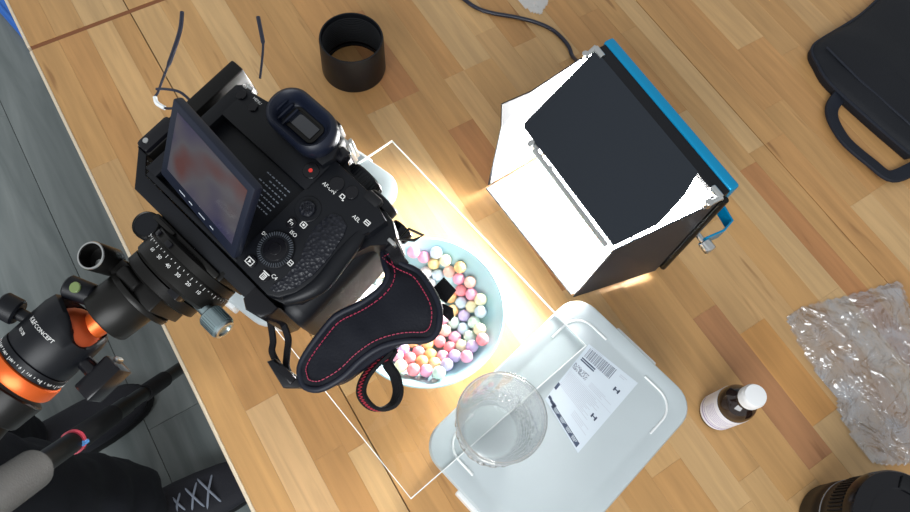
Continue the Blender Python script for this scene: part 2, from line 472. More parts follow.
HANDLE_IN = [(0.8612, -0.0755, 0.006), (0.8448, -0.0806, 0.006), (0.8368, -0.0886, 0.006), (0.8282, -0.1063, 0.006), (0.8254, -0.1253, 0.006), (0.8333, -0.155, 0.006), (0.8443, -0.1795, 0.006), (0.8637, -0.1771, 0.006)]
PBAG = [(0.5864, -0.2512, 0.004), (0.6116, -0.2496, 0.004), (0.6743, -0.2683, 0.004), (0.7398, -0.2867, 0.004), (0.7402, -0.2927, 0.004), (0.7278, -0.3167, 0.004), (0.7182, -0.3456, 0.004), (0.6666, -0.4065, 0.004), (0.606, -0.4463, 0.004), (0.5658, -0.4263, 0.004), (0.5557, -0.4143, 0.004), (0.5553, -0.4, 0.004), (0.5592, -0.3784, 0.004), (0.5637, -0.3543, 0.004), (0.5725, -0.3485, 0.004), (0.5728, -0.3374, 0.004), (0.5741, -0.3127, 0.004), (0.5793, -0.2832, 0.004)]
LABEL = [(0.3506, -0.1679, 0.0702), (0.3686, -0.2233, 0.0702), (0.2806, -0.2454, 0.0702), (0.2828, -0.1893, 0.0702)]
SCRAP = [(0.5833, 0.2884, 0.004), (0.5784, 0.2691, 0.004), (0.584, 0.2485, 0.004), (0.5941, 0.2393, 0.004), (0.6113, 0.2497, 0.004), (0.6285, 0.2646, 0.004)]
CABLE = [(0.5115, 0.3273, 0.003), (0.516, 0.3091, 0.003), (0.5228, 0.2899, 0.003), (0.536, 0.2732, 0.003), (0.5595, 0.2529, 0.003), (0.5785, 0.2331, 0.003), (0.5908, 0.2131, 0.003), (0.595, 0.1937, 0.003), (0.5945, 0.1771, 0.003), (0.5896, 0.1612, 0.003)]
CANDY_BALLS = [(0.269, 0.0057, 0.0304, 'pink', 'second pink candy ball from the top in the blue bowl'), (0.2816, 0.002, 0.0353, 'pale blue', 'topmost of the pale blue candy balls in the blue bowl'), (0.2756, -0.0044, 0.0257, 'yellow', 'topmost of the yellow candy balls in the blue bowl'), (0.2868, -0.009, 0.0306, 'cream', 'topmost of the cream candy balls in the blue bowl'), (0.2743, -0.0154, 0.0186, 'pale blue', 'second pale blue candy ball from the top in the blue bowl'), (0.2856, -0.02, 0.0234, 'peach', 'topmost of the peach candy balls in the blue bowl'), (0.2962, -0.0239, 0.0312, 'orange', 'topmost of the orange candy balls in the blue bowl'), (0.2903, -0.032, 0.0228, 'pink', 'third pink candy ball from the top in the blue bowl'), (0.2974, -0.0427, 0.0274, 'peach', 'second peach candy ball from the top in the blue bowl'), (0.2864, -0.0436, 0.0183, 'coral', 'topmost of the coral candy balls in the blue bowl'), (0.2925, -0.054, 0.0229, 'pink', 'fourth pink candy ball from the top in the blue bowl'), (0.2961, -0.0653, 0.0285, 'cream', 'second cream candy ball from the top in the blue bowl'), (0.2802, -0.0544, 0.0151, 'pale blue', 'third pale blue candy ball from the top in the blue bowl'), (0.2861, -0.065, 0.0199, 'cream', 'third cream candy ball from the top in the blue bowl'), (0.2892, -0.0761, 0.0264, 'pale blue', 'fourth pale blue candy ball from the top in the blue bowl'), (0.2743, -0.0429, 0.0132, 'orange', 'second orange candy ball from the top in the blue bowl'), (0.2676, -0.0569, 0.0126, 'orange', 'third orange candy ball from the top in the blue bowl'), (0.2749, -0.0684, 0.0149, 'lavender', 'topmost of the lavender candy balls in the blue bowl'), (0.2619, -0.0686, 0.0126, 'mint', 'second mint candy ball from the top in the blue bowl'), (0.2783, -0.0811, 0.021, 'mint', 'topmost of the mint candy balls in the blue bowl'), (0.261, 0.0144, 0.036, 'pink', 'topmost of the pink candy balls in the blue bowl'), (0.2646, -0.0067, 0.0189, 'white', 'topmost of the white candy balls in the blue bowl'), (0.2627, -0.0185, 0.0137, 'white', 'second white candy ball from the top in the blue bowl'), (0.2535, -0.0591, 0.0126, 'pink', 'fifth pink candy ball from the top in the blue bowl'), (0.2668, -0.0804, 0.0155, 'pale blue', 'lowest of the pale blue candy balls in the blue bowl'), (0.2778, -0.0923, 0.0276, 'cream', 'fourth cream candy ball from the top in the blue bowl'), (0.2665, -0.0919, 0.0213, 'mint', 'third mint candy ball from the top in the blue bowl'), (0.2724, -0.1038, 0.0346, 'coral', 'second coral candy ball from the top in the blue bowl'), (0.2491, -0.0713, 0.0126, 'peach', 'lowest of the peach candy balls in the blue bowl'), (0.2541, -0.0834, 0.0139, 'pink', 'sixth pink candy ball from the top in the blue bowl'), (0.254, -0.0959, 0.02, 'cream', 'fifth cream candy ball from the top in the blue bowl'), (0.261, -0.1034, 0.0284, 'lavender', 'second lavender candy ball from the top in the blue bowl'), (0.2383, -0.0787, 0.0126, 'coral', 'third coral candy ball from the top in the blue bowl'), (0.2435, -0.0904, 0.0155, 'coral', 'fourth coral candy ball from the top in the blue bowl'), (0.2261, -0.0744, 0.0126, 'yellow', 'third yellow candy ball from the top in the blue bowl'), (0.2316, -0.095, 0.0183, 'pink', 'eighth pink candy ball from the top in the blue bowl'), (0.2416, -0.102, 0.0231, 'lavender', 'fourth lavender candy ball from the top in the blue bowl'), (0.2496, -0.1103, 0.0324, 'pink', 'ninth pink candy ball from the top in the blue bowl'), (0.2133, -0.0772, 0.0141, 'coral', 'fifth coral candy ball from the top in the blue bowl'), (0.2222, -0.0866, 0.0153, 'orange', 'fourth orange candy ball from the top in the blue bowl'), (0.2011, -0.0669, 0.0154, 'lavender', 'third lavender candy ball from the top in the blue bowl'), (0.1913, -0.0719, 0.0225, 'pink', 'seventh pink candy ball from the top in the blue bowl'), (0.2015, -0.0794, 0.0192, 'coral', 'sixth coral candy ball from the top in the blue bowl'), (0.2102, -0.089, 0.02, 'orange', 'lowest of the orange candy balls in the blue bowl'), (0.2196, -0.0978, 0.0226, 'yellow', 'lowest of the yellow candy balls in the blue bowl'), (0.2289, -0.1063, 0.0279, 'lavender', 'lowest of the lavender candy balls in the blue bowl'), (0.1878, -0.0848, 0.0323, 'cream', 'lowest of the cream candy balls in the blue bowl'), (0.1966, -0.0943, 0.032, 'coral', 'lowest of the coral candy balls in the blue bowl'), (0.2074, -0.1016, 0.0312, 'pink', 'lowest of the pink candy balls in the blue bowl'), (0.2164, -0.1107, 0.0367, 'mint', 'lowest of the mint candy balls in the blue bowl'), (0.2136, -0.0643, 0.0126, 'yellow', 'second yellow candy ball from the top in the blue bowl'), (0.1886, -0.0017, 0.0389, 'white', 'fifth white candy ball from the top in the blue bowl'), (0.2007, 0.0017, 0.0319, 'white', 'fourth white candy ball from the top in the blue bowl'), (0.212, 0.0017, 0.0254, 'white', 'third white candy ball from the top in the blue bowl'), (0.1786, -0.0078, 0.0447, 'white', 'lowest of the white candy balls in the blue bowl'), (0.2415, -0.0537, 0.0126, 'pink', ''), (0.2419, -0.0142, 0.0129, 'white', ''), (0.1743, -0.0358, 0.0356, 'yellow', ''), (0.1793, -0.0227, 0.0344, 'yellow', ''), (0.2036, -0.0171, 0.0179, 'cream', ''), (0.2144, -0.032, 0.0126, 'pink', ''), (0.1945, -0.0536, 0.0167, 'pale blue', ''), (0.1751, -0.0508, 0.0334, 'pink', ''), (0.2289, -0.0175, 0.0127, 'white', ''), (0.1879, -0.037, 0.0216, 'cream', ''), (0.2432, 0.011, 0.028, 'yellow', ''), (0.2271, 0.0013, 0.0205, 'cream', ''), (0.2366, -0.033, 0.0126, 'pale blue', ''), (0.2492, -0.0368, 0.0126, 'yellow', ''), (0.2192, -0.0483, 0.0126, 'pale blue', ''), (0.1895, -0.0122, 0.03, 'pink', ''), (0.2353, -0.0652, 0.0126, 'yellow', ''), (0.2396, -0.0011, 0.0178, 'pink', ''), (0.2035, -0.0399, 0.0134, 'white', ''), (0.2191, 0.0126, 0.033, 'cream', ''), (0.2161, -0.0111, 0.0159, 'pink', ''), (0.2526, -0.0018, 0.0187, 'white', ''), (0.1898, -0.024, 0.0237, 'white', ''), (0.2321, 0.0168, 0.0348, 'pale blue', ''), (0.2318, -0.0452, 0.0126, 'cream', ''), (0.2509, -0.0237, 0.0126, 'white', ''), (0.207, -0.053, 0.0127, 'white', ''), (0.2576, -0.0466, 0.0126, 'white', '')]

# ------------------------------------------------------------------ floor and tables
floor_bm = bmesh.new(); box(floor_bm, -2.0, 2.6, -2.4, 2.6, -.80, -.7425)
flo = obj('floor', floor_bm, M['floor_base'], kind='structure', smooth=0)
pm = bmesh.new(); box(pm, -.0945, .0945, -.64, .64, -.0025, .0, bev=.0008, seg=1)
plank_mesh = None
for ix in range(-10, 13):
    for iy in range(-2, 2):
        if plank_mesh is None:
            o = obj('plank', pm, M['floor'], flo, smooth=0); plank_mesh = o.data
        else:
            o = bpy.data.objects.new('plank', plank_mesh); COL.objects.link(o); o.parent = flo
        o.location = (ix * .19 + .07, iy * 1.2805 + .35 + (ix % 3) * .41 - .3, -.74)

TONES = [(0.53, 0.305, 0.123), (0.565, 0.348, 0.154), (0.5, 0.276, 0.106), (0.55, 0.332, 0.145), (0.485, 0.258, 0.097), (0.58, 0.371, 0.174), (0.52, 0.293, 0.114)]
RED, DARK, PALE, ORG = (.44, .205, .080), (.42, .200, .088), (.62, .39, .19), (.53, .265, .085)
EDGES = [.004, .036, .071, .103, .1280, .165, .202, .2395, .2765, .3135, .3505, .3885, .4245, .4545, .4965, .531, .5685, .604, .639,
         .6725, .700, .7275, .761, .798, .846, .881, .916, .951, .986, 1.021, 1.056, 1.091, 1.126]
stave_cache = {}
def stave(parent, x0, x1, y0, y1, tone):
    key = (round(x1 - x0, 4), round(y1 - y0, 4))
    if key not in stave_cache:
        bm = bmesh.new(); w, l = key
        box(bm, -w / 2 + .00005, w / 2 - .00005, -l / 2 + .00005, l / 2 - .00005, -.006, 0, bev=.00011, seg=1)
        o = obj('stave', bm, M['wood'], None, smooth=0); o.parent = parent; stave_cache[key] = o.data
    else:
        o = bpy.data.objects.new('stave', stave_cache[key]); COL.objects.link(o); o.parent = parent
    o.location = ((x0 + x1) / 2, (y0 + y1) / 2, 0)
    o.color = (*tone, 1)
    return o
# joints seen in the photograph: row index -> [(y, tone of the stave beyond it)]
FIXED = {0: [(.30, TONES[3])], 1: [(-.038, PALE)], 11: [(.146, RED)], 10: [(.36, RED)], 22: [(-.187, TONES[5])], 23: [(.065, TONES[4])],
         24: [(.028, TONES[2])], 14: [(-.198, DARK)], 15: [(-.239, ORG)], 19: [(-.08, RED)]}
def tabletop(root, y0, y1, seed):
    r = random.Random(seed)
    for i, (a, b) in enumerate(zip(EDGES, EDGES[1:])):
        gap = .0011 if i in (3, 20) else 0
        cuts = []
        fix = FIXED.get(i, []) if y0 < 0 else []
        y = y1
        marks = sorted([f[0] for f in fix], reverse=True)
        joints = []
        while True:
            y -= r.choice([.19, .24, .28, .33, .40])
            if y < y0 + .08: break
            if any(abs(y - m) < .1 for m in marks): continue
            joints.append(y)
        joints = sorted(joints + marks, reverse=True)
        ys = [y1] + joints + [y0]
        for k, (u, l) in enumerate(zip(ys, ys[1:])):
            tone = r.choice(TONES)
            for f in fix:
                if abs(u - f[0]) < 1e-6: tone = f[1]
            stave(root, a, b - gap, l, u, tone)
def make_table(label, y0, y1, seed, base_y):
    t = thing('table', label, 'table', (.57, base_y, 0))
    off = OFF[t.name][0]
    bm = bmesh.new(); box(bm, .001, 1.129, y0 + .001, y1 - .001, -.032, -.0062)
    obj('table_core', bm, M['table_core'], t, smooth=0)
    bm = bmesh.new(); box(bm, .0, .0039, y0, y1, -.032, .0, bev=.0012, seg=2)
    obj('edge_band', bm, M['edge'], t, smooth=0, label='lacquered long edge with its highlight painted pale')  # pale colour carries the highlight along the table edge
    for (a, b) in ((y0 - .0052, y0 - .0002), (y1 + .0002, y1 + .0012)):
        bm = bmesh.new(); box(bm, .004, 1.126, a, b, -.032, -.0004)
        obj('end_edge', bm, M['seam'], t, smooth=0, label='dark brown end grain edge')
    n0 = len(COL.objects)
    tabletop(t, y0, y1, seed)
    for o in t.children:
        if o.name.startswith('stave'): o.location -= off
    for lx in (.30, 1.06):
        for ly in (y0 + .09, y1 - .09):
            bm = bmesh.new(); box(bm, lx - .03, lx + .03, ly - .03, ly + .03, -.74, -.032, bev=.003)
            obj('leg', bm, M['table_core'], t)
    return t
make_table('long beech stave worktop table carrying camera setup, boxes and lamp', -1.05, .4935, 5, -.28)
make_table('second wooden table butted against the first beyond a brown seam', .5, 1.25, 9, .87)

bm = bmesh.new()
rings(bm, [rrect(0, 0, .5, .9, .03, z) for z in (-.7395, -.728, -.7265)])
bl = thing('floor_mat', 'bright blue mat on grey floor reaching under the far table edge', 'mat', (0, 0, -.7395))
bl.location = (.072, 1.67, -.7395); bl.rotation_euler.z = .2
obj('mat_pad', bm, M['blue_mat'], bl)
bm = bmesh.new(); tube(bm, rrect(0, 0, .48, .88, .03, -.7262), .005, 8, closed=True)
obj('mat_border', bm, M['blue_mat'], bl)

# ------------------------------------------------------------------ plastic boxes, glass sheet, label
def plastic_box(label, cx, cy, ang, w, h, H):
    t = thing('storage_box', label, 'box', (cx, cy, 0))
    u = (math.cos(ang), math.sin(ang)); v = (-u[1], u[0])
    R = lambda ww, hh, r, z: rrect(cx, cy, ww, hh, r, z, 7, u, v)
    bm = bmesh.new()
    rings(bm, [R(w * .86, h * .84, .016, .0004), R(w * .88, h * .86, .018, .004), R(w * .945, h * .93, .022, H * .72), R(w * .95, h * .935, .022, H - .011),
               R(w * .93, h * .915, .021, H - .011), R(w * .92, h * .90, .021, H * .7), R(w * .85, h * .83, .016, .004)])
    obj('tub', bm, M['tub'], t)
    bm = bmesh.new()
    rings(bm, [R(w * .965, h * .955, .023, H - .010), R(w * .985, h * .98, .024, H - .012), R(w, h, .025, H - .0085), R(w, h, .025, H - .0035), R(w * .985, h * .98, .024, H - .0006),
               R(w * .955, h * .94, .022, H), R(w * .87, h * .82, .018, H), R(w * .855, h * .80, .017, H - .0006), R(w * .82, h * .755, .015, H - .0006), R(w * .805, h * .735, .014, H - .0003), R(w * .5, h * .4, .01, H - .0003)])
    lid = obj('lid', bm, M['lid'], t, label='frosted grey snap lid')
    for k in range(4):                               # raised rib round each corner of the lid
        sx, sy = ((1, 1), (-1, 1), (-1, -1), (1, -1))[k]
        pts = []
        for q in range(-3, 12):
            if q < 0: x, y = sx * (w * .42), sy * (h * .40 - .020 + q * .006)
            elif q > 8: x, y = sx * (w * .42 - .020 - (q - 8) * .006), sy * (h * .40)
            else:
                a_ = q / 8 * math.pi / 2
                x, y = sx * (w * .42 - .020 + .020 * math.cos(a_)), sy * (h * .40 - .020 + .020 * math.sin(a_))
            pts.append(V(cx + x * u[0] + y * v[0], cy + x * u[1] + y * v[1], H - .0004))
        bm = bmesh.new(); tube(bm, pts, .0012, 8)
        obj('corner_rib', bm, M['tub'], lid, root=t, smooth=60)
    for s in (-1, 1):
        bm = bmesh.new()
        c = V(cx + u[0] * s * w * .502, cy + u[1] * s * w * .502, 0)
        box(bm, -.003, .003, -.025, .025, -.011, .006, bev=.0015, mat=Matrix.Translation((c.x, c.y, H - .011)) @ Matrix.Rotation(ang, 4, 'Z'))
        obj('lid_clip', bm, M['tub'], t)
    return t
BOXH = .0702
plastic_box('white plastic box with grey lid under the camera', .163, .1025, math.radians(22), .207, .148, BOXH)
plastic_box('white plastic box with a shipping label on its grey lid', .2835, -.2165, math.radians(12), .219, .157, BOXH)

gz = BOXH + .0002; GT = .003
G = [V(.2993, .1259, 0), V(.3465, -.1681, 0), V(.1311, -.1999, 0), V(.0839, .0941, 0)]
gs = thing('glass_sheet', 'clear rectangular glass sheet laid across the two plastic boxes', 'glass sheet', (.2152, -.037, gz))
bm = bmesh.new()
gc = sum(G, Vector()) / 4
ins = [g + (gc - g).normalized() * .0011 for g in G]
for z, flip in ((gz + GT, False),):
    bm.faces.new([bm.verts.new((p.x, p.y, z)) for p in ins])
obj('glass_pane', bm, M['glass_sheet'], gs, smooth=0)
bm = bmesh.new()
for a, b, c, d in ((G[i], G[(i + 1) % 4], ins[(i + 1) % 4], ins[i]) for i in range(4)):
    rings(bm, [[V(p.x, p.y, gz) for p in (a, b, c, d)], [V(p.x, p.y, gz + GT) for p in (a, b, c, d)]])
obj('ground_edge', bm, M['glass_edge'], gs, smooth=0, label='ground edge of the glass painted white as if lamp-lit')

lab = thing('shipping_label', 'white printed shipping label stuck on the box lid beside tumbler', 'label', (*(sum((V(p) for p in LABEL), Vector()) / 4).xy, BOXH - .0001))
A0, A1, A2, A3 = [V(p[0], p[1], 0) for p in LABEL]
LZ = BOXH - .0002
def lp(s, t, dz=0):                          # s along the short top edge, t down the label
    p = A0 * (1 - s) * (1 - t) + A1 * s * (1 - t) + A2 * s * t + A3 * (1 - s) * t
    return V(p.x, p.y, LZ + .0003 + dz)
bm = bmesh.new()
rings(bm, [[lp(*c, -.0004) for c in ((0, 0), (1, 0), (1, 1), (0, 1))], [lp(*c) for c in ((0, 0), (1, 0), (1, 1), (0, 1))]])
obj('label_sheet', bm, M['label'], lab, smooth=0)
def lq(bm, s0, s1, t0, t1, dz=.00012): quad(bm, lp(s0, t0, dz), lp(s1, t0, dz), lp(s1, t1, dz), lp(s0, t1, dz))
bm = bmesh.new(); r = random.Random(4); s = .06
while s < .60:
    w = r.choice([.006, .010, .016, .022]); lq(bm, s, s + w, .035, .185); s += w + r.choice([.006, .010, .014])
obj('barcode', bm, M['print_grey'], lab, smooth=0, kind='stuff')
bm = bmesh.new()
lq(bm, .05, .34, .205, .225); lq(bm, .05, .34, .235, .255)
obj('address_lines', bm, M['print_dark'], lab, smooth=0, kind='stuff')
bm = bmesh.new()
for i in range(26):
    for j in range(7):
        if r.random() < .55: lq(bm, .0 + .015 * i * .8 + .02, .0 + .015 * i * .8 + .031, .325 + .013 * j, .337 + .013 * j)
obj('matrix_print', bm, M['print_grey'], lab, smooth=0, kind='stuff')
bm = bmesh.new()
lq(bm, .02, .98, .455, .459)
for j in range(13):
    t = .475 + j * .019; lq(bm, .03, r.uniform(.55, .80), t, t + .007)
for j in range(4):
    t = .30 + j * .018 + .07; lq(bm, .42, r.uniform(.7, .9), t, t + .006)
lq(bm, .70, .84, .05, .058); lq(bm, .70, .80, .07, .078); lq(bm, .08, .3, .012, .02)
for j in range(4):
    t = .76 + j * .02; lq(bm, .5, r.uniform(.75, .95), t, t + .006)
obj('small_print', bm, M['print_pale'], lab, smooth=0, kind='stuff')
bm = bmesh.new()
for t in (.22, .62):
    for (a, b, c, d) in ((.76, .79, t - .02, t + .03), (.84, .87, t - .02, t + .03), (.77, .86, t - .002, t + .012)): lq(bm, a, b, c, d)
lq(bm, .16, .92, .93, .985)
for (a, b) in ((.02, .95), (.09, .96), (.16, .955)): lq(bm, a, a + .07, b - .04, b)
lq(bm, .0, .05, .70, .80)
obj('banner_print', bm, M['print_dark'], lab, smooth=0, kind='stuff')
bm = bmesh.new()
for a in (.22, .40, .58, .74):
    for j in range(3): lq(bm, a, a + .13 - .02 * j, .940 + j * .013, .946 + j * .013, .0002)
obj('banner_text', bm, M['label'], lab, smooth=0, kind='stuff')

# ------------------------------------------------------------------ bowl and candy balls
BX, BY = .238, -.0495
bowl = thing('bowl', 'shallow bowl glazed pale blue inside, full of candy balls', 'bowl', (BX, BY, 0))
def zin(r): return .006 + (0 if r < .03 else .034 * ((r - .03) / .047) ** 2)
bm = bmesh.new()
prof = [(.034, .0006), (.038, .0), (.040, .003), (.046, .0055), (.058, .0155), (.068, .0265), (.0785, .0385), (.0808, .0410), (.0808, .0425)]
lathe(bm, prof, 72, (BX, BY, 0), cap1=False)
obj('bowl_body', bm, M['bowl_out'], bowl, label='white glazed outside and rim')
bm = bmesh.new()
prof = [(.0808, .0425), (.0795, .0430), (.0775, zin(.0775))] + [(q / 1000, zin(q / 1000)) for q in range(74, 28, -3)] + [(.012, .006)]
lathe(bm, prof, 72, (BX, BY, 0), cap0=False)
obj('glaze', bm, M['bowl_in'], bowl, label='pale blue glazed inside')

candy_bm = bmesh.new()
bmesh.ops.create_uvsphere(candy_bm, u_segments=18, v_segments=12, radius=.0067)
for v in candy_bm.verts:
    v.co.z *= .95
    v.co += v.co.normalized() * .00025 * noise.noise(v.co * 260)
proto = {}
rc = random.Random(8)
for (x, y, z, c, lb) in CANDY_BALLS:
    if c not in proto:
        o = obj('candy_ball', candy_bm.copy(), CANDY_M[c], smooth=180); proto[c] = o
    else:
        o = proto[c].copy(); COL.objects.link(o)
    o.location = (x, y, z)
    o.rotation_euler = (rc.uniform(-.6, .6), rc.uniform(-.6, .6), rc.uniform(0, 6))
    tag(o, lb or 'pastel candy ball in the bowl hidden under the black hand strap', 'candy', 'candy balls in the blue bowl')

# ------------------------------------------------------------------ tumbler with water
TX, TY, TZ = .2205, -.1885, gz + GT + .0003
tum = thing('tumbler', 'clear dimpled glass tumbler with water on the grey box lid', 'glass', (TX, TY, TZ))
def dimple(i, a, r, h):
    if 3 <= i <= 9:
        return .0012 * math.cos(a * 20 + (math.pi if i % 2 else 0)) * (1 if i < 9 else .4)
    return 0
prof = [(.020, .0008), (.0235, .0), (.0250, .0015)] + [(.0256 + .0013 * k, .006 + .0058 * k) for k in range(7)] + [(.0345, .052), (.0358, .066), (.0366, .0795), (.0364, .0806), (.0355, .0806), (.0350, .0795),
        (.0341, .066), (.0327, .052), (.0300, .040), (.0262, .022), (.0240, .013), (.0215, .0105), (.010, .0100)]
bm = bmesh.new(); lathe(bm, prof, 96, (TX, TY, TZ), mod=dimple)
obj('tumbler_body', bm, M['glass'], tum, smooth=40)
bm = bmesh.new()
for row in range(5):
    h = .0125 + row * .0058; rr_ = .0262 + (h - .006) * .0013 / .0058 + .0004
    for k in range(20):
        a = (k + .5 * (row % 2)) * 2 * math.pi / 20
        m_ = Matrix.Translation((TX + rr_ * math.cos(a), TY + rr_ * math.sin(a), TZ + h)) @ Matrix.Rotation(a, 4, 'Z') @ Matrix.Diagonal((.0013, .0036, .0030, 1))
        bmesh.ops.create_uvsphere(bm, u_segments=10, v_segments=6, radius=1, matrix=m_)
obj('dimple_pattern', bm, M['pressed_glass'], tum, smooth=0, kind='stuff')
bm = bmesh.new(); tube(bm, [V(TX + .0360 * math.cos(k * math.pi / 36), TY + .0360 * math.sin(k * math.pi / 36), TZ + .0808) for k in range(72)], .0011, 8, closed=True)
obj('rim', bm, M['pressed_glass'], tum, smooth=60)
wat = thing('water', 'clear water filling the lower half of the dimpled tumbler', 'water', (TX, TY, TZ + .0105))
bm = bmesh.new()
lathe(bm, [(.010, .0097), (.0217, .0102), (.0243, .0129), (.0265, .0221), (.0302, .0398), (.0303, .0408), (.0290, .0405), (.012, .0404)], 72, (TX, TY, TZ))
obj('water_body', bm, M['water'], wat, smooth=60)

# ------------------------------------------------------------------ lens hood, loose lens, bottle
hx, hy = .3345, .2845
hood = thing('lens_hood', 'black cylindrical lens hood standing open on the wooden table', 'lens hood', (hx, hy, 0))
bm = bmesh.new()
lathe(bm, [(.0372, 0), (.0392, 0), (.0397, .002), (.0390, .030), (.0384, .052), (.0376, .0545), (.0360, .0545), (.0352, .052), (.0352, .006), (.0372, .004)], 64, (hx, hy, 0), closed=True)
obj('hood_barrel', bm, M['black'], hood)
bm = bmesh.new()
for k in range(14):
    z = .008 + k * .003
    lathe(bm, [(.0352, z), (.0342, z + .0006), (.0352, z + .0012)], 48, (hx, hy, 0), cap0=False, cap1=False)
obj('inner_ribs', bm, M['black_matte'], hood)
bm = bmesh.new()
lathe(bm, [(.0352, .0), (.0335, .0), (.0335, .003), (.0352, .003)], 48, (hx, hy, 0), closed=True)
obj('mount_ring', bm, M['black_matte'], hood)

lx, ly = .483, -.443
ln = thing('camera_lens', 'black capped camera lens standing on the table beside the crinkled film', 'lens', (lx, ly, 0))
bm = bmesh.new()
lathe(bm, [(.036, 0), (.0405, 0), (.0415, .002), (.0415, .018), (.0425, .020), (.0425, .030), (.0415, .032), (.0415, .05), (.043, .053), (.043, .078), (.0425, .080)], 64, (lx, ly, 0))
obj('lens_barrel', bm, M['black'], ln)
bm = bmesh.new()
for k in range(72):
    a = k * 2 * math.pi / 72
    box(bm, .0425, .0440, -.0009, .0009, .055, .076, mat=Matrix.Translation((lx, ly, 0)) @ Matrix.Rotation(a, 4, 'Z'))
obj('focus_ring_ribs', bm, M['black_matte'], ln, smooth=0, kind='stuff')
bm = bmesh.new()
lathe(bm, [(.0435, .080), (.0455, .082), (.0455, .093), (.0440, .096), (.030, .0965), (.029, .0955), (.012, .0955)], 64, (lx, ly, 0))
obj('lens_cap', bm, M['black_gloss'], ln)
for s in (-1, 1):
    bm = bmesh.new()
    box(bm, s * .034 - .006, s * .034 + .006, -.012, .012, .0955, .0985, bev=.001, mat=Matrix.Translation((lx, ly, 0)) @ Matrix.Rotation(.5, 4, 'Z'))
    obj('cap_clip', bm, M['black_matte'], ln)
bm = bmesh.new()
lathe(bm, [(.0426, .040), (.0429, .040), (.0429, .0415), (.0426, .0415)], 64, (lx, ly, 0), closed=True)
obj('barrel_line', bm, M['print_grey'], ln)

bx_, by_ = .4500, -.2905
bot = thing('bottle', 'small dark brown bottle with white label and white cap', 'bottle', (bx_, by_, 0))
bm = bmesh.new()
lathe(bm, [(.0165, .0), (.0180, .0012), (.0185, .004), (.0185, .050), (.0180, .055), (.0160, .0605), (.0120, .0650), (.0092, .0675), (.0088, .073), (.0088, .077)], 48, (bx_, by_, 0))
obj('bottle_body', bm, M['bottle'], bot)
bm = bmesh.new()
lathe(bm, [(.0187, .006), (.0189, .0062), (.0189, .0470), (.0187, .0472)], 48, (bx_, by_, 0), cap0=False, cap1=False)
obj('paper_label', bm, M['bottle_label'], bot, label='white paper label with lilac print')
bm = bmesh.new()
def arc_strip(bm, r, a0, a1, z0, z1, n=10):
    for k in range(n):
        b0, b1 = a0 + (a1 - a0) * k / n, a0 + (a1 - a0) * (k + 1) / n
        quad(bm, (bx_ + r * math.cos(b0), by_ + r * math.sin(b0), z0), (bx_ + r * math.cos(b1), by_ + r * math.sin(b1), z0),
             (bx_ + r * math.cos(b1), by_ + r * math.sin(b1), z1), (bx_ + r * math.cos(b0), by_ + r * math.sin(b0), z1))
arc_strip(bm, .01897, math.radians(95), math.radians(320), .0105, .0130, 24)
arc_strip(bm, .01897, math.radians(130), math.radians(260), .0155, .0168, 12)
for k in range(6):
    arc_strip(bm, .01897, math.radians(140), math.radians(rc.uniform(210, 270)), .022 + .0032 * k, .0228 + .0032 * k, 10)
obj('label_print', bm, M['print_lilac'], bot, kind='stuff')
bm = bmesh.new()
lathe(bm, [(.0104, .0745), (.0112, .0755), (.0110, .0870), (.0102, .0893), (.0060, .0898)], 40, (bx_, by_, 0))
obj('screw_cap', bm, M['cap'], bot)
bm = bmesh.new()
for k in range(40):
    a = k * 2 * math.pi / 40
    box(bm, .0108, .01145, -.0003, .0003, .0765, .0860, mat=Matrix.Translation((bx_, by_, 0)) @ Matrix.Rotation(a, 4, 'Z'))
obj('cap_ridges', bm, M['cap'], bot, smooth=0, kind='stuff')

# ------------------------------------------------------------------ LED lamp with barn doors
lamp = thing('led_panel_lamp', 'blue lit lamp with four open barn doors standing on table', 'lamp', (.505, -.035, 0))
Y0, Y1, X0, ZT = -.130, .060, .494, .178       # right and left end, front, top
bm = bmesh.new(); box(bm, X0 + .0105, X0 + .0225, Y0 - .0005, Y1 + .003, .003, ZT + .003, bev=.003, seg=3)
hous = obj('housing', bm, M['blue_metal'], lamp, label='bright blue metal housing')
bm = bmesh.new()
for (a, b, c, d) in ((Y0, Y1, ZT - .006, ZT + .001), (Y0, Y1, .004, .012), (Y0, Y0 + .007, .012, ZT - .006), (Y1 - .007, Y1, .012, ZT - .006)):
    box(bm, X0 - .003, X0 + .0112, a, b, c, d, bev=.0008, seg=1)
obj('front_frame', bm, M['black'], lamp, label='black front frame')
bm = bmesh.new(); box(bm, X0 + .0005, X0 + .005, Y0 + .007, Y1 - .007, .012, ZT - .006)
obj('diffuser', bm, M['led'], lamp, smooth=0, label='glowing white diffuser')
def plate(pts, t, nrm):
    n = V(nrm).normalized() * t / 2; bm = bmesh.new()
    rings(bm, [[V(p) - n for p in pts], [V(p) + n for p in pts]]); return bm
def door(name_pts, liner_pts, nrm, t=.0014):
    d = obj('barn_door', plate(name_pts, t, nrm), M['door_black'], lamp, smooth=0)
    if liner_pts is None: return d
    n = V(nrm).normalized()
    l = obj('reflector', plate([V(p) - n * (t / 2 + .0004) for p in liner_pts], .0006, nrm), M['door_white'], d, root=lamp, smooth=0, label='white reflective inside')
    return d
XF = .390
top_n = V(-.04, 0, 1)
ztop = lambda x: .179 - (.492 - x) * .22
T = lambda x, y: (x, y, ztop(x))
tp = [T(.4915, .058), T(.4915, -.100), T(.470, -.1105), T(.4335, -.1200), T(XF, -.1145), T(XF, .029), T(XF + .003, .033)]
top_nrm = V(.22, 0, -1).normalized() * -1
d_top = door(tp, None, top_nrm)
rp = [(.4915, Y0 - .001, .008), (.4915, Y0 - .001, ZT - .004), (XF + .003, -.1155, .146), (XF - .002, -.111, .018)]
d_r = door(rp, None, (-.13, -1, 0))
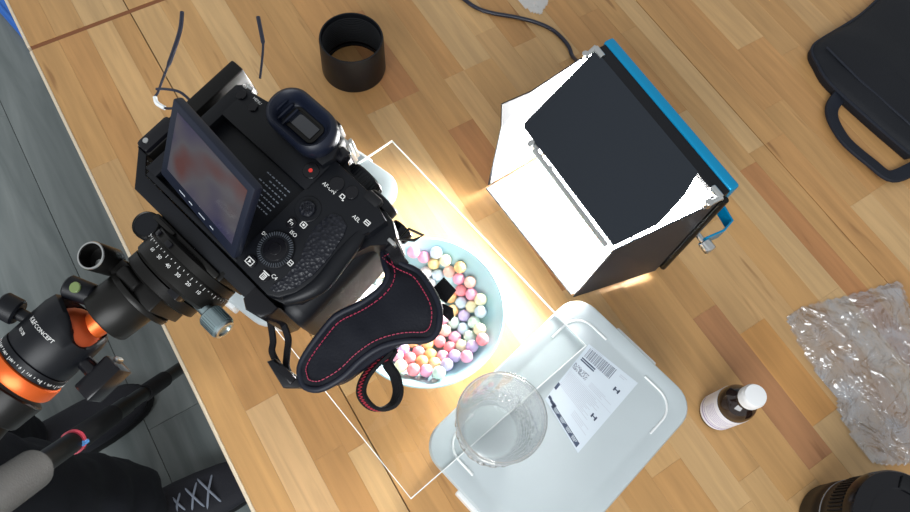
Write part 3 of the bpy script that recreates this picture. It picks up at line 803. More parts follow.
lp_ = [(.4915, Y1 + .001, .008), (.4915, Y1 + .001, ZT - .002), (XF + .026, .0565, .1645), (XF - .005, .0545, .128), (XF - .005, .053, .012)]
ll = [(.488, Y1 + .001, .010), (.488, Y1 + .001, ZT - .005), (XF + .027, .0565, .1625), (XF - .003, .0545, .127), (XF - .003, .053, .014)]
d_l = door(lp_, ll, (-.06, 1, 0))
bp_ = [(.4915, Y1 - .004, .009), (.4915, Y0 + .004, .009), (XF - .008, -.110, .030), (XF - .017, .043, .030)]
d_b = door(bp_, [V(p).lerp(V(.44, -.03, .0185), .02) for p in bp_], (-.19, 0, -1))
bm = plate([(XF + .026, .0565, .1645), (XF - .005, .0545, .128), (XF - .006, .060, .161)], .0014, (-.1, 1, 0))  # flat black plate stands in for shade on the door's corner
obj('shaded_corner', bm, M['black_matte'], d_l, root=lamp, smooth=0, label='door corner with its shade painted black')
bm = bmesh.new(); cyl(bm, T(XF - .005, .004), T(XF - .005, -.111), .0028, seg=10); cyl(bm, T(XF - .001, -.02), T(XF - .005, -.02), .0022, seg=8)
obj('edge_rod', bm, M['silver'], lamp, label='silver rod along the front edge of top door')
bm = bmesh.new(); cyl(bm, (XF, .010, .150), (XF - .004, .012, .156), .004, seg=14, bev=.0008); box(bm, XF - .004, XF + .004, .002, .010, .152, .156, bev=.0006)
obj('latch', bm, M['silver'], lamp)
for (p, q) in (((.4925, Y1 - .012, ZT + .001), (.4925, Y1 + .001, ZT + .001)), ((.4925, Y0 + .012, ZT + .001), (.4925, Y0 - .001, ZT + .001))):
    bm = bmesh.new(); cyl(bm, p, q, .0036, seg=14, bev=.0006)
    s = 1 if q[1] > 0 else -1
    cyl(bm, (p[0] - .012, q[1] - s * .002, p[2] - .004), (p[0] + .001, q[1], p[2] + .001), .0026, seg=12)
    cyl(bm, (p[0] - .013, q[1] - s * .002, p[2] - .006), (p[0] - .013, q[1] - s * .002, p[2] + .002), .0038, seg=12, bev=.0006)
    obj('hinge', bm, M['silver'], lamp)
bm = bmesh.new(); cyl(bm, (.500, Y0 - .003, .012), (.500, Y0 - .003, .172), .0036, seg=12)
obj('hinge_pin', bm, M['anod'], lamp)
# yoke behind the housing and its thumbscrews
bm = bmesh.new()
band(bm, [(.507, Y0 - .013, .092), (.530, Y0 - .016, .092), (.545, Y0 - .012, .092), (.548, Y0 + .004, .092), (.548, -.06, .092), (.548, .05, .092), (.545, Y1 + .012, .092), (.530, Y1 + .014, .092), (.507, Y1 + .012, .092)], .018, .0022, (0, 0, 1))
obj('yoke', bm, M['blue_metal'], lamp)
for s, yy in ((-1, Y0), (1, Y1)):
    bm = bmesh.new(); cyl(bm, (.508, yy, .092), (.508, yy + s * .014, .092), .003, seg=12); cyl(bm, (.508, yy + s * .014, .092), (.508, yy + s * .026, .092), .0065, seg=20, bev=.001)
    obj('thumbscrew', bm, M['silver'], lamp)
bm = bmesh.new(); cyl(bm, (.545, -.052, .092), (.562, -.052, .092), .008, seg=24, bev=.0015); cyl(bm, (.516, -.052, .092), (.546, -.052, .092), .003, seg=12)
obj('yoke_knob', bm, M['navy_rubber'], lamp)
bm = bmesh.new(); box(bm, .5175, .530, -.028, -.012, .135, .160, bev=.0015)
obj('power_socket', bm, M['tub'], lamp)
bm = bmesh.new(); box(bm, .497, .545, -.11, .04, .0, .0035, bev=.001)
obj('stand_foot', bm, M['blue_metal'], lamp)
bm = bmesh.new()
cp = smooth_path([V(p) for p in CABLE] + [V(.575, .130, .03), V(.548, .068, .09), V(.522, .050, .10)], 6)
tube(bm, cp, .0026, 10)
tag(obj('power_cable', bm, M['cable'], smooth=60), 'dark cable running across table to the lit lamp', 'cable')

# ------------------------------------------------------------------ bag, films
bag = thing('bag', 'black nylon bag with a webbing handle at table corner', 'bag', (.95, -.09, 0))
bp2 = [V(p) for p in BAGTOP]
outline = smooth_path(bp2[:-1], 4) + [V(1.10, -.25, .03), V(1.10, .045, .03)]
def bag_ring(k, z):
    c = V(.98, -.10, 0); out = []
    for p in outline:
        d = (p - c); d.z = 0
        q = c + d * k; out.append(V(q.x, q.y, z))
    return out
bm = bmesh.new()
rr = [bag_ring(.99, .001), bag_ring(1.0, .004), bag_ring(1.0, .010), bag_ring(.99, .015), bag_ring(.93, .020), bag_ring(.75, .026), bag_ring(.4, .029)]
for l in rr[3:]:
    for p in l: p.z += .004 * noise.noise(p * 22)
rings(bm, rr)
obj('bag_body', bm, M['bag'], bag, smooth=50)
bm = bmesh.new(); tube(bm, bag_ring(.996, .0135), .0022, 8, closed=True)
obj('bag_piping', bm, M['bag_trim'], bag)
bm = bmesh.new()
mid = [(V(a) + V(b)) / 2 for a, b in zip(HANDLE_OUT, HANDLE_IN)]
mid[0] = V(.862, -.062, .009); mid[-1] = V(.866, -.190, .009)
band(bm, smooth_path(mid, 6), .0175, .005, (0, 0, 1))
for v in bm.verts: pass
bm.free(); bm = bmesh.new()
wd = []
sp = smooth_path(mid, 6)
for i, p in enumerate(sp):
    a = sp[max(0, i - 1)]; b = sp[min(len(sp) - 1, i + 1)]; d = (b - a).normalized(); wd.append(d.cross(V(0, 0, 1)) + V(0, 0, .25))
band(bm, sp, .019, .004, wd)
obj('handle', bm, M['bag_trim'], bag, smooth=50)
bm = bmesh.new()
tube(bm, [V(.885, .0, .024), V(.885, -.06, .0245), V(.893, -.14, .024), V(.900, -.2, .0235)], .0016, 6)
obj('zip', bm, M['bag_trim'], bag)

def film(name, outline2, grid, amp, scale, z0, mat, two=True):
    pts = [V(p[0], p[1], 0) for p in outline2]
    xs = [p.x for p in pts]; ys = [p.y for p in pts]
    def inside(x, y):
        c = False; j = len(pts) - 1
        for i in range(len(pts)):
            if (pts[i].y > y) != (pts[j].y > y) and x < (pts[j].x - pts[i].x) * (y - pts[i].y) / (pts[j].y - pts[i].y) + pts[i].x: c = not c
            j = i
        return c
    def edge_d(x, y):
        m = 9
        for i in range(len(pts)):
            a, b = pts[i], pts[(i + 1) % len(pts)]; p = V(x, y, 0); ab = b - a
            t = max(0, min(1, (p - a).dot(ab) / ab.length_squared)); m = min(m, (p - a - ab * t).length)
        return m
    bm = bmesh.new()
    for layer in ((0, 1) if two else (0,)):
        vm = {}
        nx = int((max(xs) - min(xs)) / grid) + 2; ny = int((max(ys) - min(ys)) / grid) + 2
        for i in range(nx):
            for j in range(ny):
                x = min(xs) + i * grid; y = min(ys) + j * grid
                if not inside(x, y):
                    continue
                e = min(1, edge_d(x, y) / .02)
                q = V(x, y, layer * 3.1) * scale
                h = abs(noise.noise(q)) + .5 * abs(noise.noise(q * 2.3 + V(5, 2, 1))) + .25 * abs(noise.noise(q * 5.1))
                z = z0 + layer * .0035 * e + amp * (.25 + .75 * e) * h * (1 if layer else .35)
                jx = .002 * noise.noise(q * 1.7 + V(9, 9, 9))
                vm[i, j] = bm.verts.new((x + jx, y + jx, z))
        for (i, j) in vm:
            if (i + 1, j) in vm and (i, j + 1) in vm and (i + 1, j + 1) in vm:
                bm.faces.new((vm[i, j], vm[i + 1, j], vm[i + 1, j + 1], vm[i, j + 1]))
            elif (i + 1, j) in vm and (i, j + 1) in vm:
                bm.faces.new((vm[i, j], vm[i + 1, j], vm[i, j + 1]))
    loose = [v for v in bm.verts if not v.link_faces]
    bmesh.ops.delete(bm, geom=loose, context='VERTS')
    return bm
tag(obj('plastic_bag', film('film', PBAG, .0032, .010, 17, .0008, None), M['film'], smooth=25), 'large crinkled clear plastic bag lying flat at the right edge', 'plastic bag')
tag(obj('plastic_scrap', film('film', SCRAP, .0028, .007, 40, .0008, None), M['scrap'], smooth=22), 'small white plastic film scrap at top edge beside the cable', 'plastic film')

# ------------------------------------------------------------------ camera rig (millimetres in the camera's own frame: x right, y up, z towards its back)
POSE = Matrix(((0.2645, 0.9484, -0.1748, 0.0924), (-0.9644, 0.2601, -0.0483, -0.0225), (-0.0003, 0.1813, 0.9834, 0.3244), (0, 0, 0, 1)))
def rig(name, label, cat, base): return thing(name, label, cat, base, pose=POSE, scale=.001)
cm = rig('mirrorless_camera', 'black camera facing down at the bowl with its back screen tilted out', 'camera', (-5, 40, -50))
def cpart(name, bm, mat, parent=None, **k): return obj(name, bm, M[mat], parent or cm, root=cm, **k)

bm = bmesh.new()
outl = [(-64, 3), (-61, 0), (52, -1), (60, 2), (66, 9), (69, 20), (68, 50), (72, 62), (80, 68), (81, 76), (72, 82), (54, 85), (30, 86), (22, 92), (14, 97), (-24, 97), (-32, 92), (-42, 85), (-60, 83), (-64, 79)]
prism(bm, outl, -50, -8, bev=1.0)
cpart('body', bm, 'black')
bm = bmesh.new()                                     # back plate around the screen recess
def strip(pts, z0=-8.3, z1=0, bev=1.2): prism(bm, pts, z0, z1, bev=bev)
strip([(-63.5, 3), (-54, 3), (-54, 82), (-60, 82), (-63.5, 79)])
strip([(-56, 59), (24, 59), (24, 78), (18, 86), (-30, 86), (-40, 82), (-56, 82)])
strip([(20.5, .5), (52, -.5), (58, 3), (63, 11), (66, 22), (65, 48), (64, 58), (70, 66), (72, 78), (54, 84), (20.5, 85)])
strip([(-60, .3), (24, .3), (24, 4), (-60, 4)])
cpart('back_plate', bm, 'black')
bm = bmesh.new(); prism(bm, [(-30, 76), (20, 76), (22, 84), (16, 98), (-24, 98), (-34, 84)], -46, 4, bev=3)
cpart('viewfinder_hump', bm, 'black')
bm = bmesh.new()                                     # grip: deep rounded column under the right hand
gl = []
for y, k in ((-2, .86), (0, .96), (6, 1), (35, 1.0), (60, .97), (70, .9), (73, .78)):
    gl.append([V(58 + (p.x - 58) * k, y, -46 + (p.y + 46) * k) for p in rrect(58, -46, 32, 62, 13, 0, 6)])
rings(bm, gl)
cpart('hand_grip', bm, 'black', smooth=60)
bm = bmesh.new()
tube(bm, smooth_path([(60, 4, -5), (66, 14, -4), (69, 26, -4), (67, 44, -4), (66, 58, -3), (64, 68, -4)], 6), lambda t: 2.4 + 3.2 * math.sin(math.pi * t), 14)
cpart('thumb_rest', bm, 'black', smooth=60)
bm = bmesh.new(); prism(bm, [(45, 60), (50, 62), (57, 60), (60, 54), (63, 40), (63.5, 26), (61.5, 14), (55, 4), (50.5, 2.5), (50, 6), (52.5, 14), (52, 26), (46, 36), (43, 46), (43.5, 56)], -.5, .8, bev=.5)
cpart('leather_pad', bm, 'leather', label='grained leather thumb pad')
# recess floor print
bm = bmesh.new(); r = random.Random(2)
for k in range(7):
    y = 52 - k * 3.2; x = 12
    while x > r.uniform(-12, -2):
        w = r.uniform(.8, 2.4); quad(bm, (x - w, y, -7.9), (x, y, -7.9), (x, y + .7, -7.9), (x - w, y + .7, -7.9)); x -= w + r.uniform(.6, 1.4)
cpart('rating_print', bm, 'print_grey', smooth=0, kind='stuff')
# tilting screen
SM = Matrix.Translation((-12.4, 4, 6.4)) @ Matrix.Rotation(-.057, 4, 'Z') @ Matrix.Rotation(.903, 4, 'X') @ Matrix.Rotation(-.033, 4, 'Y')
bm = bmesh.new(); box(bm, -37.4, 37.4, 0, 57.8, -6, 0, bev=1.3, mat=SM)
scr = cpart('tilting_screen', bm, 'navy_rubber', label='screen tilted out from the back')
bm = bmesh.new(); quad(bm, *[SM @ V(*p) for p in ((-31.5, 9, .12), (33, 9, .12), (33, 53, .12), (-31.5, 53, .12))])
cpart('display', bm, 'screen', scr, smooth=0, label='lit display with blurred candy colours')
bm = bmesh.new()
for (x, y, w) in ((-18, 4, 6), (-8, 4, 3.5), (2, 4, 6), (13, 4, 3.5)):
    quad(bm, *[SM @ V(*p) for p in ((x, y, .12), (x + w, y, .12), (x + w, y + .7, .12), (x, y + .7, .12))])
cpart('bezel_marks', bm, 'print_pale', scr, smooth=0, kind='stuff')
for x in (-22, 18):
    bm = bmesh.new(); band(bm, [V(x - 12.4, 8, -7), V(x - 12.4, 11, 0), (SM @ V(x, 14, -6.6)), (SM @ V(x, 34, -6.8))], 10, 1.6, (1, 0, 0))
    cpart('hinge_arm', bm, 'anod', scr)
# eyepiece
bm = bmesh.new()
def er(w, h, z, rr=9): return rrect(-6.5, 87.5, w * .93, h * .93, rr, z * .72, 8)
loops = [er(46, 24, 1, 10), er(52, 31, 6, 13), er(53, 32, 14, 14), er(51, 31, 20, 14), er(46, 27, 22, 12), er(42, 23, 20, 10), er(38, 20, 13, 8), er(34, 17, 8, 6), er(30, 15, 7, 5)]
rings(bm, loops, cap0=False)
eyec = cpart('eyecup', bm, 'navy_rubber', smooth=60, label='blue-black rubber eyecup')
bm = bmesh.new(); rings(bm, [er(27, 15, 7.1, 4), er(27, 15, 8.6, 4), er(23, 12, 8.6, 3), er(22.5, 11.5, 7.6, 3)])
cpart('eyepiece_frame', bm, 'anod_soft', eyec)
bm = bmesh.new(); box(bm, -16, 3, 83, 92, 5.2, 6.2, bev=.5); cpart('eyepiece_glass', bm, 'lens_glass', eyec)
bm = bmesh.new()
for s in (0, 1, 2): box(bm, -25 + s * 4, -23.4 + s * 4, 80 - s, 92, 8 - s * 1.4, 11 - s * 1.4, bev=.5)
cpart('eyecup_steps', bm, 'navy_rubber', eyec)
# buttons and dials on the back
def button(x, y, r, h=1.2, mat='black_gloss', name='button'):
    bm = bmesh.new(); cyl(bm, (x, y, -.6), (x, y, h), r, seg=24, bev=.35); return cpart(name, bm, mat)
wheel = button(36.1, 21.5, 11.2, 1.6, 'black', 'control_wheel')
bm = bmesh.new()
for k in range(44):
    a = k * 2 * math.pi / 44
    box(bm, 8.6, 10.8, -.22, .22, 1.5, 2.0, mat=Matrix.Translation((36.1, 21.5, 0)) @ Matrix.Rotation(a, 4, 'Z'))
cpart('wheel_teeth', bm, 'dial_mark', wheel, smooth=0, kind='stuff')
bm = bmesh.new(); cyl(bm, (36.1, 21.5, 1), (36.1, 21.5, 2.3), 7.2, seg=28, bev=.5); cyl(bm, (36.1, 21.5, 2), (36.1, 21.5, 2.9), 3.8, seg=24, bev=.4)
cpart('wheel_centre', bm, 'black_gloss', wheel)
js = button(31.8, 51.9, 8.2, .7, 'black', 'joystick')
bm = bmesh.new(); cyl(bm, (31.8, 51.9, .5), (31.8, 51.9, 3.2), 5.2, 4.8, seg=24, bev=.6)
for i in range(-4, 5):
    for j in range(-4, 5):
        if i * i + j * j < 15 and (i + j) % 2 == 0: box(bm, 31.8 + i - .4, 31.8 + i + .4, 51.9 + j - .4, 51.9 + j + .4, 3.1, 3.7)
cpart('joystick_top', bm, 'leather', js)
rb = button(15.6, 70, 5.2, 1.2, 'black_gloss', 'record_button')
bm = bmesh.new(); cyl(bm, (15.6, 70, 1.1), (15.6, 70, 1.45), 1.3, seg=16); cpart('red_dot', bm, 'red', rb)
for (x, y, r) in ((33.5, 74.5, 4.6), (30.8, 39.2, 3.3), (30, 6.4, 4), (42.6, 6, 3.6), (44, 76.5, 4.2), (-55, 76.5, 3.4), (-43, 75.5, 3.2)):
    button(x, y, r)
def mark(body, x, y, size=3.0, z=.35, mat='white_print'):
    bm = text_bm(body, size)
    for v in bm.verts: v.co = V(x + v.co.x, y + v.co.y, z)
    return cpart('lettering', bm, mat, smooth=0)
mark('AF-ON', 31.8, 69.6, 3.4); mark('Fn', 30.8, 39.2, 4.0, 1.35); mark('DISP', 24.9, 23.5, 2.9); mark('ISO', 36.6, 35.2, 3.4)
mark('C4', 47.4, 9.6, 3.4); mark('AEL', 57.8, 66.9, 3.4); mark('C3', -57.5, 82, 3.2); mark('MENU', -44, 80.2, 2.6)
bm = bmesh.new()                                     # playback, bin, magnifier and drive pictograms
def frame(x, y, w, h, t, z):
    for (a, b, c, d) in ((x - w, x + w, y + h - t, y + h), (x - w, x + w, y - h, y - h + t), (x - w, x - w + t, y - h, y + h), (x + w - t, x + w, y - h, y + h)): box(bm, a, b, c, d, z, z + .08)
frame(30, 6.4, 2.6, 2.0, .5, 1.2); bm.faces.new([bm.verts.new(p) for p in ((29.2, 5.3, 1.3), (31.2, 6.4, 1.3), (29.2, 7.5, 1.3))])
frame(42.6, 5.6, 1.7, 1.9, .5, 1.2); box(bm, 40.2, 45, 7.9, 8.5, 1.2, 1.3); box(bm, 42.1, 42.5, 4.4, 7, 1.2, 1.3); box(bm, 43, 43.4, 4.4, 7, 1.2, 1.3)
frame(37.1, 43.2, 2.0, 1.8, .5, .3); box(bm, 36.4, 37.9, 42.6, 43.8, .3, .4)
frame(48.9, 21.8, 1.5, 1.6, .4, 1.7); box(bm, 47.6, 50.2, 21.6, 22, 1.7, 1.8)
frame(41.7, 71.2, 1.6, 1.4, .6, .3); box(bm, 43, 44.2, 69.2, 70, .3, .4)
frame(64.4, 69.4, 1.9, 1.5, .5, .3); box(bm, 63, 66, 69.2, 69.7, .3, .4)
cpart('pictograms', bm, 'white_print', smooth=0, kind='stuff')
bm = bmesh.new(); frame(36.1, 21.5, .1, .1, .05, .2); bm.free()
# top plate: dials, hot shoe, shutter, strap lugs
bm = bmesh.new(); box(bm, -2, 17, 97, 100.5, -34, -7, bev=.6)
for x in (-1.4, 14.4): box(bm, x, x + 2, 100, 103, -32, -7, bev=.4)
cpart('hot_shoe', bm, 'silver')
bm = bmesh.new(); box(bm, -24, 1, 98.5, 107, -30, -12, bev=1.5); cpart('hot_shoe_cover', bm, 'black')
bm = bmesh.new(); cyl(bm, (16, 90, -5), (24, 90, -5), 5.5, seg=28, bev=1); cpart('diopter_knob', bm, 'black_gloss')
bm = bmesh.new(); cyl(bm, (35, 84, -22), (35, 95, -22), 12.5, seg=36, bev=1.2); dm = cpart('mode_dial', bm, 'black')
bm = bmesh.new()
for k in range(36):
    a = k * 2 * math.pi / 36
    box(bm, 12.3, 13.0, -.5, .5, -5, 4, mat=Matrix.Translation((35, 89.5, -22)) @ Matrix.Rotation(-math.pi / 2, 4, 'X') @ Matrix.Rotation(a, 4, 'Z'))
cpart('dial_ridges', bm, 'black', dm, smooth=0, kind='stuff')
bm = bmesh.new(); cyl(bm, (57, 82, -16), (57, 89, -16), 11, seg=36, bev=1); cpart('exposure_dial', bm, 'black')
bm = bmesh.new(); box(bm, 50, 62, 79, 86, -6, 1, bev=2); cpart('rear_dial', bm, 'black_matte')
bm = bmesh.new(); cyl(bm, (70, 80, -40), (70, 88, -40), 8, seg=28, bev=.8); cpart('power_switch', bm, 'black_gloss')
for (x, y, z) in ((80.5, 71.5, -11), (-62, 85, -14)):
    bm = bmesh.new(); box(bm, x - 2.2, x + 3.2, y - 1.2, y + 1.2, z - 3, z + 5, bev=.6); cpart('strap_lug', bm, 'silver')
bm = bmesh.new(); tube(bm, [(82, 76, -11), (89, 82, -12), (91, 88, -12), (82, 85, -11)], 1.1, 8, closed=True); cpart('strap_ring', bm, 'anod')
bm = bmesh.new(); box(bm, -63.6, -62, 10, 56, -40, -12, bev=.7); cpart('port_cover', bm, 'black_matte')
# lens pointing down
bm = bmesh.new()
lathe(bm, [(31, 0), (31, 5), (34, 9), (34, 40), (36, 44), (36, 78), (34, 82), (33, 104), (30, 106), (27, 106), (26, 98), (10, 94)], 56, (-11, 46, -49), (0, 0, -1))
cl = cpart('macro_lens', bm, 'black')
bm = bmesh.new()
for k in range(60):
    a = k * 2 * math.pi / 60
    box(bm, 35.6, 36.8, -.9, .9, -126, -95, mat=Matrix.Translation((-11, 46, 0)) @ Matrix.Rotation(a, 4, 'Z'))
cpart('focus_ribs', bm, 'black_matte', cl, smooth=0, kind='stuff')
bm = bmesh.new(); lathe(bm, [(25.5, 0), (18, 3.5), (9, 5), (2, 5.4)], 40, (-11, 46, -148), (0, 0, -1)); cpart('front_element', bm, 'lens_glass', cl)

# L shaped bracket under and beside the camera
br = rig('angle_bracket', 'black metal bracket plate wrapping the bottom and left side of camera', 'bracket', (-20, -12, -26))
def bpart(name, bm, mat, parent=None, **k): return obj(name, bm, M[mat], parent or br, root=br, **k)
bm = bmesh.new(); prism(bm, [(-62, -11), (50, -11), (56, -7), (56, -1.4), (-64, -1.4), (-73, 9), (-82, 9)], -44, -6, bev=.8); bpart('base_plate', bm, 'black')
bm = bmesh.new()
box(bm, -84, -73, 8, 91, -40, -7, bev=1.6)
bpart('side_arm', bm, 'anod')
bm = bmesh.new(); prism(bm, [(46, -15.5), (57, -13), (60, -7), (60, -1.4), (40, -1.4), (40, -12)], -62, -5, bev=2.5); bpart('end_block', bm, 'black_gloss')
bm = bmesh.new(); box(bm, -85, -74, 9, 36, -13, -4, bev=3); bpart('corner_lug', bm, 'black_gloss')
bm = bmesh.new(); cyl(bm, (-80, 15, -4.6), (-80, 15, -3.4), 1.8, seg=18); bpart('corner_screw', bm, 'silver')
bm = bmesh.new(); box(bm, -86, -84.2, 10, 86, -30, -20, bev=.5); bpart('dovetail_rail', bm, 'anod')

# panning clamp
pc = rig('panning_clamp', 'black scaled panning clamp with grey knurled knob holding the camera bracket', 'clamp', (-13, -85, -26))
def ppart(name, bm, mat, parent=None, **k): return obj(name, bm, M[mat], parent or pc, root=pc, **k)
AX = (0, -1, 0); ZC = -26
bm = bmesh.new(); box(bm, -38, 20, -15.5, -11.3, -46, -4, bev=1.2); box(bm, -34, -18, -15, -12, -5, -1.5, bev=1)
ppart('jaw', bm, 'anod_soft')
bm = bmesh.new(); box(bm, 18, 22.5, -15, -8, -44, -6, bev=1); ppart('sliding_jaw', bm, 'anod')
bm = bmesh.new(); lathe(bm, [(27, 14), (29.0, 15), (30.0, 16), (30.0, 22)], 64, (-7, 0, ZC), AX, cap0=True); lathe(bm, [(30.4, 21.6), (30.8, 22.4), (31, 23), (31, 34), (29, 36), (24, 37)], 64, (-7, 0, ZC), AX)
disc = ppart('rotating_disc', bm, 'anod_soft')
bm = bmesh.new()
for k in range(60):
    a = k * 2 * math.pi / 60; ln_ = 2.2 if k % 3 == 0 else 1.0
    box(bm, 31.0, 31.15, -.12, .12, 0, ln_, mat=Matrix.Translation((-7, -23.0, ZC)) @ Matrix.Rotation(math.pi / 2, 4, 'X') @ Matrix.Rotation(a, 4, 'Z'))
ppart('scale_ticks', bm, 'white_print', disc, smooth=0, kind='stuff')
def around(body, size, cx, cz, r, y, ang, mat, fn, name='scale_numbers', parent=None):
    """lettering bent round a barrel whose axis is -y; ang = direction of its middle from +z towards +x"""
    t = text_bm(body, size); bmesh.ops.subdivide_edges(t, edges=[e_ for e_ in t.edges if e_.calc_length() > size * .2], cuts=1)
    for v in t.verts:
        a = ang + v.co.x / r
        v.co = V(cx + r * math.sin(a), y + v.co.y, cz + r * math.cos(a))
    return fn(name, t, M[mat] if False else mat, parent, smooth=0) if parent else fn(name, t, mat, smooth=0)
for k, num in enumerate(('60', '50', '40', '30', '20', '10')):
    around(num, 3.2, -7, ZC, 31.1, -27.6, -.35 + k * .25, 'white_print', ppart, 'scale_number', disc)
for (a, w) in ((.15, .2), (.62, .16)):
    bm = bmesh.new()
    box(bm, 29.8, 31.6, -w * 12, w * 12, 0, 3.4, bev=.3, mat=Matrix.Translation((-7.6, -17, ZC)) @ Matrix.Rotation(math.pi / 2, 4, 'X') @ Matrix.Rotation(-math.pi / 2 + a + math.pi, 4, 'Z'))
    ppart('lock_notch', bm, 'black_gloss', disc)
bm = bmesh.new(); cyl(bm, (10, -33, -20), (28, -33.5, -20), 4.2, seg=20, bev=.6); cyl(bm, (26, -33.4, -20), (40, -33.8, -20), 7.4, 7.4, seg=40, bev=.8)
kn = ppart('pan_knob', bm, 'teal_metal', label='cool grey knurled pan knob')
bm = bmesh.new()
for k in range(30):
    a = k * 2 * math.pi / 30
    box(bm, 27.5, 38.5, 7.2, 7.8, -.35, .35, mat=Matrix.Translation((0, -33.6, -20)) @ Matrix.Rotation(a, 4, 'X'))
ppart('knob_ridges', bm, 'teal_metal', kn, smooth=0, kind='stuff')
bm = bmesh.new(); lathe(bm, [(6.4, 40), (6.4, 41), (4.6, 41), (4.6, 39.8)], 32, (0, -33.8, -20), (1, 0, 0), closed=True); ppart('knob_rim', bm, 'silver', kn)
bm = bmesh.new(); box(bm, 4, 12, -40, -28, -14, -4, bev=1); ppart('knob_seat', bm, 'black_gloss')
bm = bmesh.new(); cyl(bm, (-42, -22, -34), (-42, -22, -12), 9.0, seg=32, bev=1.5); rk = ppart('round_knob', bm, 'black')
bm = bmesh.new(); lathe(bm, [(8.2, 0), (8.6, .5), (8.2, .9), (7.6, .5)], 32, (-42, -22, -12), (0, 0, 1), closed=True); ppart('knob_rim', bm, 'anod', rk)
# lower clamp on top of the ball
bm = bmesh.new(); lathe(bm, [(22, 36.5), (26, 37.5), (26, 44), (21.5, 46)], 56, (-10, 0, ZC), (-.04, -1, 0)); box(bm, -34, 4, -56, -45, -44, -8, bev=1.5)
ppart('lower_jaw', bm, 'anod')
bm = bmesh.new(); lathe(bm, [(18, 54), (22, 55), (22.5, 56.5), (22, 58.5), (18, 59.5)], 56, (-12, 0, ZC), (-.09, -1, 0)); ppart('flange', bm, 'anod_soft')
bm = bmesh.new(); lathe(bm, [(17.8, 59), (18.1, 60), (18.1, 80), (17.2, 81.5), (10, 82)], 56, (-12, 0, ZC), (-.14, -1, 0)); ppart('platform', bm, 'anod_soft')
bm = bmesh.new(); lathe(bm, [(8.2, 0), (8.8, 1.5), (8.8, 21), (8.2, 22.2), (7.3, 22.2), (7.1, 12), (3, 11.5)], 36, (-42, -52.5, -18), (0, -.1, 1)); hk = ppart('hollow_knob', bm, 'anod')
bm = bmesh.new(); lathe(bm, [(8.6, 21.8), (8.3, 22.5), (7.4, 22.5), (7.2, 21.6)], 36, (-42, -52.5, -18), (0, -.1, 1), closed=True); ppart('knob_rim', bm, 'silver', hk)
bm = bmesh.new(); cyl(bm, (-40, -54, -17.5), (-40, -56.2, -5), 2.6, seg=16); ppart('knob_screw', bm, 'silver', hk)
bm = bmesh.new(); cyl(bm, (-34, -74, -18), (-50, -81, -15), 7.0, 7.6, seg=28, bev=1.2); sk_ = ppart('side_knob', bm, 'black')
bm = bmesh.new(); cyl(bm, (-42, -76.5, -10), (-42, -76.5, -8.2), 3.4, seg=24, bev=.3); ppart('spirit_level', bm, 'level', sk_)
bm = bmesh.new(); cyl(bm, (-28, -50, -8), (-12, -50, -8), 4.5, seg=20, bev=.8); ppart('clamp_pin', bm, 'anod')

# ball head
bh = rig('ball_head', 'black tripod ball head with orange ball, orange ring and white lettering', 'ball head', (-31, -147, -28))
bh.matrix_world = bh.matrix_world @ Matrix.Translation((-.0045, .006, 0))
def hpart(name, bm, mat, parent=None, **k): return obj(name, bm, M[mat], parent or bh, root=bh, **k)
HC = (-29, 0, -28); HAX = (-.02, -1, 0)
bm = bmesh.new(); cyl(bm, (-19, -87.2, -26.5), (-22, -100, -28), 8.6, 7.6, seg=28); hpart('stem', bm, 'orange')
bm = bmesh.new(); lathe(bm, [(2, -17)] + [(17 * math.cos(a), 17 * math.sin(a)) for a in [math.radians(t) for t in range(-75, 80, 12)]] + [(2, 17)], 40, (-27, -108, -28), (.3, 1, 0)); hpart('ball', bm, 'ball', smooth=60)
bm = bmesh.new()
def cup(i, a, r, h): return 0
seg = 64; loops = []
prof = [(17.3, 101, 0), (18.2, 95.5, 1), (20.6, 97, 1), (22, 102.5, .4), (22.2, 112, 0), (22.2, 129, 0), (21.6, 130, 0)]
u, w, d = basis(V(HAX))
for (rr_, h, nk) in prof:
    l = []
    for k in range(seg):
        a = k * 2 * math.pi / seg
        dirv = u * math.cos(a) + w * math.sin(a)
        notch = max(0, dirv.dot(V(.86, 0, .5).normalized())) ** 6 * 9 * nk - (max(0, dirv.dot(V(-.5, 0, .86))) ** 6) * 2.5 * nk
        l.append(V(HC) + d * (h + notch) + dirv * rr_)
    loops.append(l)
rings(bm, loops, cap0=False)
hpart('housing', bm, 'black', smooth=45)
bm = bmesh.new(); lathe(bm, [(21.6, 130), (22.4, 130.4), (22.4, 136.5), (21.8, 137)], 64, HC, HAX); pb = hpart('pan_base', bm, 'black')
bm = bmesh.new()
for k in range(60):
    a = k * 2 * math.pi / 60
    box(bm, 22.4, 22.55, -.13, .13, 0, 2.4 if k % 5 == 0 else 1.2, mat=Matrix.Translation((-31.6, -133.6, -28)) @ Matrix.Rotation(math.pi / 2, 4, 'X') @ Matrix.Rotation(a, 4, 'Z'))
hpart('scale_ticks', bm, 'white_print', pb, smooth=0, kind='stuff')
for k in range(7): around(str(330 + k * 10 if k < 3 else (k - 3) * 10), 2.0, -31.6, -28, 22.6, -134.6, -.5 + k * .3, 'white_print', hpart, 'scale_number', pb)
around('K&F', 4.2, -31.3, -28, 22.4, -112.0, -.36, 'white_print', hpart, 'lettering')
around('CONCEPT', 3.4, -31.3, -28, 22.4, -112.2, .16, 'white_print', hpart, 'lettering')
around('KF-28', 3.0, -31.4, -28, 22.4, -120.5, -.36, 'white_print', hpart, 'lettering')
bm = bmesh.new(); lathe(bm, [(22, 137), (23.2, 137.6), (23.4, 139), (23.4, 145.5), (22.6, 147)], 64, HC, HAX); hpart('orange_ring', bm, 'orange')
